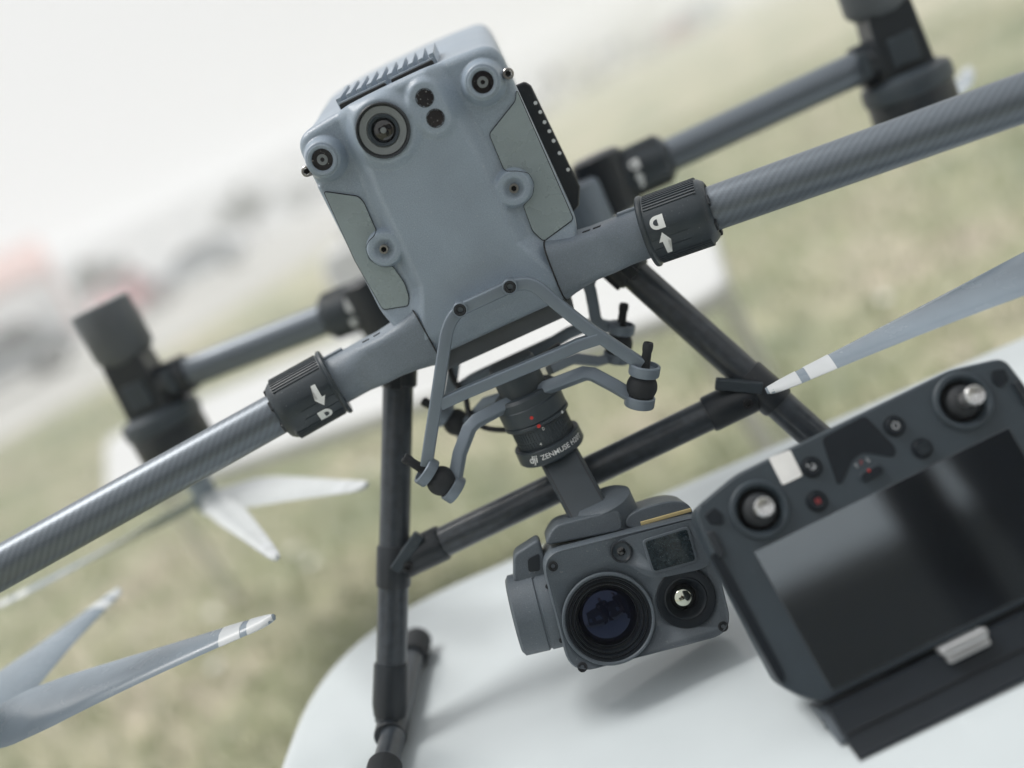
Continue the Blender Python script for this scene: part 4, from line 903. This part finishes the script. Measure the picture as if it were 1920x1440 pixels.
# screen
S = [k2(1413, 1035), k2(1559, 1295)]; S += [mir(S[1]), mir(S[0])]
M_screen = mat('screen_glass', (.002, .003, .005), .05, spec=.5, ior=2.3, coat=1, rvar=.015, var=.3)
M_screen.node_tree.nodes['Principled BSDF'].inputs['Specular Tint'].default_value = (.72, .88, 1, 1); M_screen.node_tree.nodes['Principled BSDF'].inputs['Coat IOR'].default_value = 1.8
kbox(S, -.0009, .004, 'screen', M_screen, bev=.0004, r=.0012)
ii = [Vector(((v.x-xc)*.93+xc, (v.y-S[0].y)*.9+S[0].y-.004)) for v in S]
# sticks
for v in (jl, jr):
    st_ = kface(v, 0, 'stick_base', [(.0170, -.001), (.0170, .0010), (.0160, .0022), (.0142, .0022), (.0128, .0004), (.0118, -.004), (.011, -.008)], M_rc)
    kface(v, 0, 'stick_well', [(.0118, -.0075), (0, -.0074)], M_gap, st_)
    kface(v, 0, 'stick_dome', [(.0105, -.007), (.0100, -.002), (.0088, .0016), (.0062, .0036), (.0044, .0042)], M_rub, st_)
    kface(v, 0, 'stick', [(.0042, .003), (.0040, .014), (.0052, .0146), (.0054, .0190), (.0048, .0198), (.0030, .0192), (.0014, .0186), (0, .0184)], M_silver, st_, 28)
    b = MB()
    for k in range(10): b.box((.0020, .0050), (-.0003, .0003), (.0192, .0199), T(v[0], 0, v[1]) @ frame_z((0, -1, 0)) @ Matrix.Rotation(2*pi*k/10, 4, 'Z'))
    b.build('stick_grooves', M_steel, st_)
# upper-corner keys (pentagons)
pk = [k2(1320, 967), k2(1339, 951), k2(1355, 965), k2(1357, 983), k2(1333, 984)]
kbox(pk, -.0011, .002, 'corner_key', M_rc2, bev=.0006); kbox([mir(v) for v in pk], -.0011, .002, 'corner_key', M_rc2, bev=.0006)
# status plate between the buttons
kbox([k2(1540, 822), k2(1622, 779), k2(1680, 840), k2(1678, 858), k2(1618, 848), k2(1598, 862), k2(1580, 905), k2(1570, 910)], -.0004, .002, 'status_plate', M_rc2, bev=.0002, r=.003)
def button(px, py, name, r=.0052):
    v = k2(px, py); o = kface(v, 0, name, [(r*1.16, -.002), (r*1.16, .0002), (r*1.02, .0002), (r, .0016), (r*.86, .0024), (0, .0020)], M_rc2); kface(v, 0, 'button_gap', [(r*1.2, -.001), (r*1.2, .00012), (r*1.12, .00016)], M_gap, o); return o, v
def kprint(polys, v, y, m, par, name):
    b = MB()
    for poly in polys: b.add([(v[0]+x, -y, v[1]+z) for x, z in poly], [tuple(range(len(poly)))])
    return b.build(name, m, par, flat=True)
def ringpoly(r0, r1, a0, a1, n=12): return [(r1*cos(a0+(a1-a0)*i/n), r1*sin(a0+(a1-a0)*i/n)) for i in range(n+1)]+[(r0*cos(a1-(a1-a0)*i/n), r0*sin(a1-(a1-a0)*i/n)) for i in range(n+1)]
o, v = button(1677, 799, 'power_button'); M_pr = mat('grey_print', (.42, .44, .46), .5)
kprint([ringpoly(.0016, .0022, radians(120), radians(420)), [(-.0003, .0008), (.0003, .0008), (.0003, .0026), (-.0003, .0026)]], v, .00255, M_pr, o, 'power_symbol')
o, v = button(1522, 876, 'return_button'); kprint([ringpoly(.0013, .0018, radians(-200), radians(90)), [(-.0004, -.0012), (.0012, -.0012), (.0004, .0004)], [(-.003, .0012), (-.0012, .0012), (-.0022, .003)]], v, .00255, M_pr, o, 'return_symbol')
o, v = button(1532, 940, 'pause_button'); kprint([[(-.0013, -.0016), (-.0004, -.0016), (-.0004, .0016), (-.0013, .0016)], [(.0004, -.0016), (.0013, -.0016), (.0013, .0016), (.0004, .0016)]], v, .00255, mat('dim_red_print', (.30, .03, .035), .5), o, 'pause_symbol')
o, v = button(1729, 841, 'five_way_button', .0050)
b = MB()
for k in range(7): b.box((v[0]-.0032, v[0]+.0032), (-.0031, -.002), (v[1]-.0030+k*.00095, v[1]-.0026+k*.00095))
b.build('button_ridges', M_rc, o)
# flight-mode slider
a, b2 = k2(1612, 897), k2(1652, 877); m_ = (a+b2)/2; dv = (b2-a).normalized(); ln_ = .0062
def capsule(c, d_, l, r, n=10):
    an = atan2(d_.y, d_.x); return [(c.x+l*cos(an)+r*cos(an-pi/2+pi*i/n), c.y+l*sin(an)+r*sin(an-pi/2+pi*i/n)) for i in range(n+1)]+[(c.x-l*cos(an)+r*cos(an+pi/2+pi*i/n), c.y-l*sin(an)+r*sin(an+pi/2+pi*i/n)) for i in range(n+1)]
m_ = k2(1634, 888); dv = Vector((1, .02)).normalized()
b = MB(); b.prism(capsule(m_, dv, .0040, .0034), -.0010, .001); sl = b.build('mode_switch', M_rc, rcb, bevel=.0004)
b = MB(); b.prism(capsule(m_, dv, .0038, .0026), -.0024, .001); b.build('mode_slider', M_rc2, sl, bevel=.0005)
def ktext(txt, px, py, size, m, par, name, y=.0006):
    cu = bpy.data.curves.new(name, 'FONT'); cu.body = txt; cu.size = size; cu.align_x = 'CENTER'; cu.align_y = 'CENTER'; cu.resolution_u = 3
    to = bpy.data.objects.new('tmp', cu); COL.objects.link(to); me = bpy.data.meshes.new_from_object(to.evaluated_get(bpy.context.evaluated_depsgraph_get())); bpy.data.objects.remove(to)
    v = k2(px, py)
    for q in me.vertices: q.co = Vector((v.x+q.co.x, -y, v.y+q.co.y))
    me.materials.clear(); me.materials.append(m); o = bpy.data.objects.new(name, me); COL.objects.link(o); o.parent = par; return o
ktext('T', 1606, 874, .0036, M_pr, sl, 'mode_letter'); ktext('P', 1615, 868, .0034, mat('dim_red_letter', (.30, .03, .035), .5), sl, 'mode_letter'); ktext('S', 1627, 863, .0036, M_pr, sl, 'mode_letter')
v = k2(1627, 883); kprint([[(-.0006, -.0006), (.0006, -.0006), (.0006, .0006), (-.0006, .0006)]], v, .00245, M_red, sl, 'mode_mark')
# white sticker (its code left out)
kbox([k2(1441, 859), k2(1481, 843), k2(1505, 892), k2(1467, 910)], -.0003, .001, 'sticker', mat('paper_sticker', (.80, .80, .79), .6, var=.05, vs=120), bev=0, r=.0014)
# base the controller stands in, with silver latch
KB = 0
zt = k2(1545, 1322).y; 
tbl = (KF.W.inverted() @ Vector((KF.o.x, KF.o.y, TABLE)))
xl = k2(1552, 1325).x; xr = 2*xc-xl
def kprof(pts, x0, x1, name, m, par=rc, bev=.0012):
    """side profile (y, z) extruded along x"""
    n_ = len(pts); vs = [(x0, y, z) for y, z in pts]+[(x1, y, z) for y, z in pts]
    b = MB(); b.add(vs, [tuple(range(n_)), tuple(range(2*n_-1, n_-1, -1))]+[(i, i+n_, (i+1) % n_+n_, (i+1) % n_) for i in range(n_)]); return b.build(name, m, par, bevel=bev, seg=3)
def kz_table(y): # height (local z) of the table under local depth y
    # world z = o.z + y*KY.z + z*KZ.z (x ignored)
    return (TABLE+.0006-KF.o.z-y*KY.z)/KZ.z
zb = k2(1622, 1446, -.014).y; BY = -.014; xl = k2(1555, 1325, -.010).x; xr = 2*xc-xl; print('base', zb, kz_table(BY), kz_table(.03))
base = kprof([(-.006, zt-.0015), (.032, zt-.0015), (.036, kz_table(.036)), (BY+.004, kz_table(BY+.004)), (BY-.003, kz_table(BY-.003)+.002), (BY-.003, zb+.006), (BY+.001, zb+.009)], xl, xr, 'base', M_rc2)
kprof([(.006, zt-.002), (.034, zt-.002), (.032, kz_table(.032)+.002), (-.004, kz_table(-.004)+.003)], xl-.004, xl+.001, 'base_end', M_gim, base)
kprof([(.006, zt-.002), (.034, zt-.002), (.032, kz_table(.032)+.002), (-.004, kz_table(-.004)+.003)], xr-.001, xr+.004, 'base_end', M_gim, base)
for px, py in ((1557, 1355), (1563, 1366)):
    v = k2(px, py); b = MB(); b.box((xl-.0045, xl-.0038), (.008, .012), (v.y-.0008, v.y+.0008)); b.build('end_slot', M_gap, base)
b = MB(); b.box((xl+.002, xr-.002), (-.0112, -.008), (zt-.0165, zt-.0161)); b.build('base_seam', M_gap, base)
lv = k2(1812, 1213, -.012)
b = MB(); b.box((lv.x-.0135, lv.x+.0135), (-.0142, -.004), (lv.y+.0008, lv.y+.0052)); b.box((lv.x-.0120, lv.x+.0125), (-.0130, -.004), (lv.y-.0042, lv.y+.0014)); la = b.build('latch', M_silver, base, bevel=.0012, seg=3)
# prop that carries the lean: from the case's back down to the table
zz = zb+.02; yb = .075
foot_z = kz_table(yb)
kprof([(.033, -.015), (.040, -.015), (yb+.003, foot_z+.004), (yb+.003, foot_z), (yb-.004, foot_z)], xc-.03, xc+.03, 'rear_stand', M_rc2)
# ================================================================== two people behind the viewpoint (they show as reflections in lens and screen)
M_skin = mat('skin', (.42, .27, .20), .5, var=.08, vs=30); M_jack = mat('dark_jacket', (.007, .010, .016), .85, var=.25, vs=25, bump=.5, bs=300); M_trs = mat('dark_trousers', (.010, .012, .016), .85, var=.2, vs=25); M_hair = mat('dark_hair', (.02, .014, .010), .6, var=.3, vs=60); M_shoe = mat('black_shoes', (.015, .015, .016), .5); M_eye = mat('eye', (.05, .04, .035), .2)
def person(x, y, rz, hands, label, k=1., dz=0.):
    """hands: (left, right) wrist positions in the person's own axes, who faces +y"""
    root = empty('person', T(x, y, 0) @ Matrix.Rotation(rz, 4, 'Z') @ Matrix.Scale(k, 4), label, 'person')
    V, E, R, part = [], [], [], []; absolute = [False]
    def vt(p, r, pr=None, kind='j'):
        p = Vector(p)
        if p.z > .88 and not absolute[0]: p.z -= dz
        V.append(p); R.append(r if isinstance(r, tuple) else (r, r)); part.append(kind)
        if pr is not None: E.append((pr, len(V)-1))
        return len(V)-1
    pel = vt((0, 0, .96), (.150, .105), None, 't'); wa = vt((0, .01, 1.10), (.140, .100), pel); ch = vt((0, .015, 1.28), (.165, .112), wa); tc_ = vt((0, 0, 1.42), (.120, .09), ch); nk = vt((0, -.005, 1.50), .058, tc_, 's'); vt((0, .01, 1.57), .058, nk, 's')
    for s, hd in ((-1, hands[0]), (1, hands[1])):
        sh = vt((s*.185, 0, 1.415), .066, tc_); hd = Vector(hd); S_ = V[sh]
        absolute[0] = True; mid = (S_+hd)/2; l1 = .30; half = (hd-S_).length/2; h_ = sqrt(max(.0004, l1*l1-half*half)); dn = Vector((s*.12, -.7, -1)); ax = (hd-S_).normalized(); dn = (dn-ax*dn.dot(ax)).normalized()
        el = mid+dn*h_; u1 = vt(S_.lerp(el, .5), .055, sh); e1 = vt(el, .046, u1); f1 = vt(el.lerp(hd, .45), .042, e1); w1 = vt(hd, .030, f1); d_ = (hd-el).normalized()
        pm = vt(hd+d_*.05, (.040, .018), w1, 's'); side = d_.cross(Vector((0, 0, 1))).normalized() if abs(d_.z) < .9 else Vector((0, 1, 0))
        nrm = side.cross(d_)
        for i, (o_, ln2) in enumerate(((-.030, .062), (-.010, .074), (.010, .070), (.029, .056))):
            a = vt(hd+d_*.082+side*o_, .0095, pm, 's'); b_ = vt(V[a]+d_*ln2*.5-nrm*.008, .009, a, 's'); vt(V[b_]+d_*ln2*.38-nrm*.022, .008, b_, 's')
        th_ = vt(hd+d_*.035-side*s*.040, .011, pm, 's'); vt(V[th_]+d_*.045-side*s*.012-nrm*.01, .010, th_, 's')
        absolute[0] = False; hp = vt((s*.092, 0, .90), .098, pel, 't'); kf = sqrt(max(.0003, .41**2-((.81-dz)/2)**2)) if dz else .015; kz = (V[hp].z+.09)/2; kn1 = vt((s*.10, kf*.5, (V[hp].z+kz)/2), .083, hp, 't'); kn = vt((s*.105, kf, kz), .066, kn1, 't'); cf = vt((s*.108, kf*.6-.02, kz*.68), .060, kn, 't'); an = vt((s*.11, -.02, .09), .046, cf, 't'); vt((s*.118, .07, .045), (.045, .036), an, 'f'); vt((s*.125, .15, .036), (.042, .026), len(V)-1, 'f')
    me = bpy.data.meshes.new('figure'); me.from_pydata([tuple(v) for v in V], E, []); ob = bpy.data.objects.new('tmp', me); COL.objects.link(ob)
    sk = ob.modifiers.new('s', 'SKIN'); sk.use_smooth_shade = True; sk.branch_smoothing = .6; su = ob.modifiers.new('u', 'SUBSURF'); su.levels = 2; su.render_levels = 2
    for i, q in enumerate(me.skin_vertices[0].data): q.radius = R[i]; q.use_root = (i == 0)
    m2 = bpy.data.meshes.new_from_object(ob.evaluated_get(bpy.context.evaluated_depsgraph_get())); bpy.data.objects.remove(ob)
    m2.materials.clear()
    for q in (M_jack, M_trs, M_skin, M_shoe): m2.materials.append(q)
    VA = np.array([tuple(v) for v in V])
    for p in m2.polygons:
        c = np.array(p.center); j = int(np.argmin(((VA-c)**2).sum(1))); kd = part[j]
        p.material_index = {'j': 0, 't': 1, 's': 2, 'f': 3}[kd] if not (kd == 't' and c[2] > .90-dz) else 0
        p.use_smooth = True
    o = bpy.data.objects.new('figure', m2); COL.objects.link(o); o.parent = root
    # head
    b = MB(); n_, m_ = 32, 24; vs = []; fs = []
    for i in range(m_+1):
        ph = pi*i/m_
        for j in range(n_):
            a = 2*pi*j/n_; d_ = Vector((sin(ph)*cos(a), sin(ph)*sin(a), cos(ph))); r = Vector((.074, .094, .118)); p = Vector((d_.x*r.x, d_.y*r.y, d_.z*r.z))
            if d_.z < 0: p.x *= 1-.25*d_.z*d_.z; p.y += .012*(-d_.z)
            fr_ = max(0, d_.y)
            p.y += .020*fr_*math.exp(-((d_.x/.16)**2+((d_.z+.10)/.16)**2))-.008*fr_*math.exp(-(((abs(d_.x)-.36)/.16)**2+((d_.z-.06)/.12)**2))+.007*fr_*math.exp(-((d_.x/.3)**2+((d_.z+.42)/.06)**2))
            vs.append(tuple(p))
    for i in range(m_):
        for j in range(n_): fs.append((i*n_+j, i*n_+(j+1) % n_, (i+1)*n_+(j+1) % n_, (i+1)*n_+j))
    Hm = T(0, .02, 1.655-dz); b.add(vs, fs, Hm); hd_ = b.build('head', M_skin, root, ang=180)
    for s in (-1, 1):
        b = MB(); b.lathe([(.011*sin(pi*(i+.01)/8), -.011*cos(pi*(i+.01)/8)) for i in range(9)], Hm @ T(s*.029, .080, .008), 12); b.build('eye', M_eye, hd_)
        b = MB(); b.lathe([(.004, -.006), (.016, -.004), (.018, .003), (.010, .006), (.004, .002)], Hm @ T(s*.076, -.005, -.004) @ frame_z((s, -.3, 0)) @ Matrix.Diagonal((1.6, .9, 1, 1)), 16); b.build('ear', M_skin, hd_)
    b = MB(); b.sweep([Vector((-.022, .093, 1.602-dz)), Vector((0, .1005, 1.600-dz)), Vector((.022, .093, 1.602-dz))], circ(.0035, 6), (0, 1, 0)); b.build('mouth', mat('lips', (.34, .16, .14), .5), hd_)
    b = MB(); hv = [(Vector(v)*1.06) for v in vs]; hf = [f for f in fs if all((vs[i][2] > .030 or vs[i][1] < -.01) and (vs[i][2] > -.05) and not (vs[i][1] > .045 and vs[i][2] < .075) for i in f)]
    b.add([tuple(v+Vector(rng.normal(0, .0016, 3))) for v in hv], hf, Hm); ho = b.build('hair', M_hair, root, ang=180, fixn=False)
    return root
person(-.04, -.62, 0, ((-.10, .40, 1.12), (.10, .40, 1.12)), 'person in dark jacket with both hands raised, a tiny figure reflected in the thermal lens', 1.0, .0)
person(.76, -.60, radians(18), ((-.23, .06, .86), (.23, .06, .86)), 'second person in dark clothes with arms hanging, reflected beside the first in the lens', 1.04)
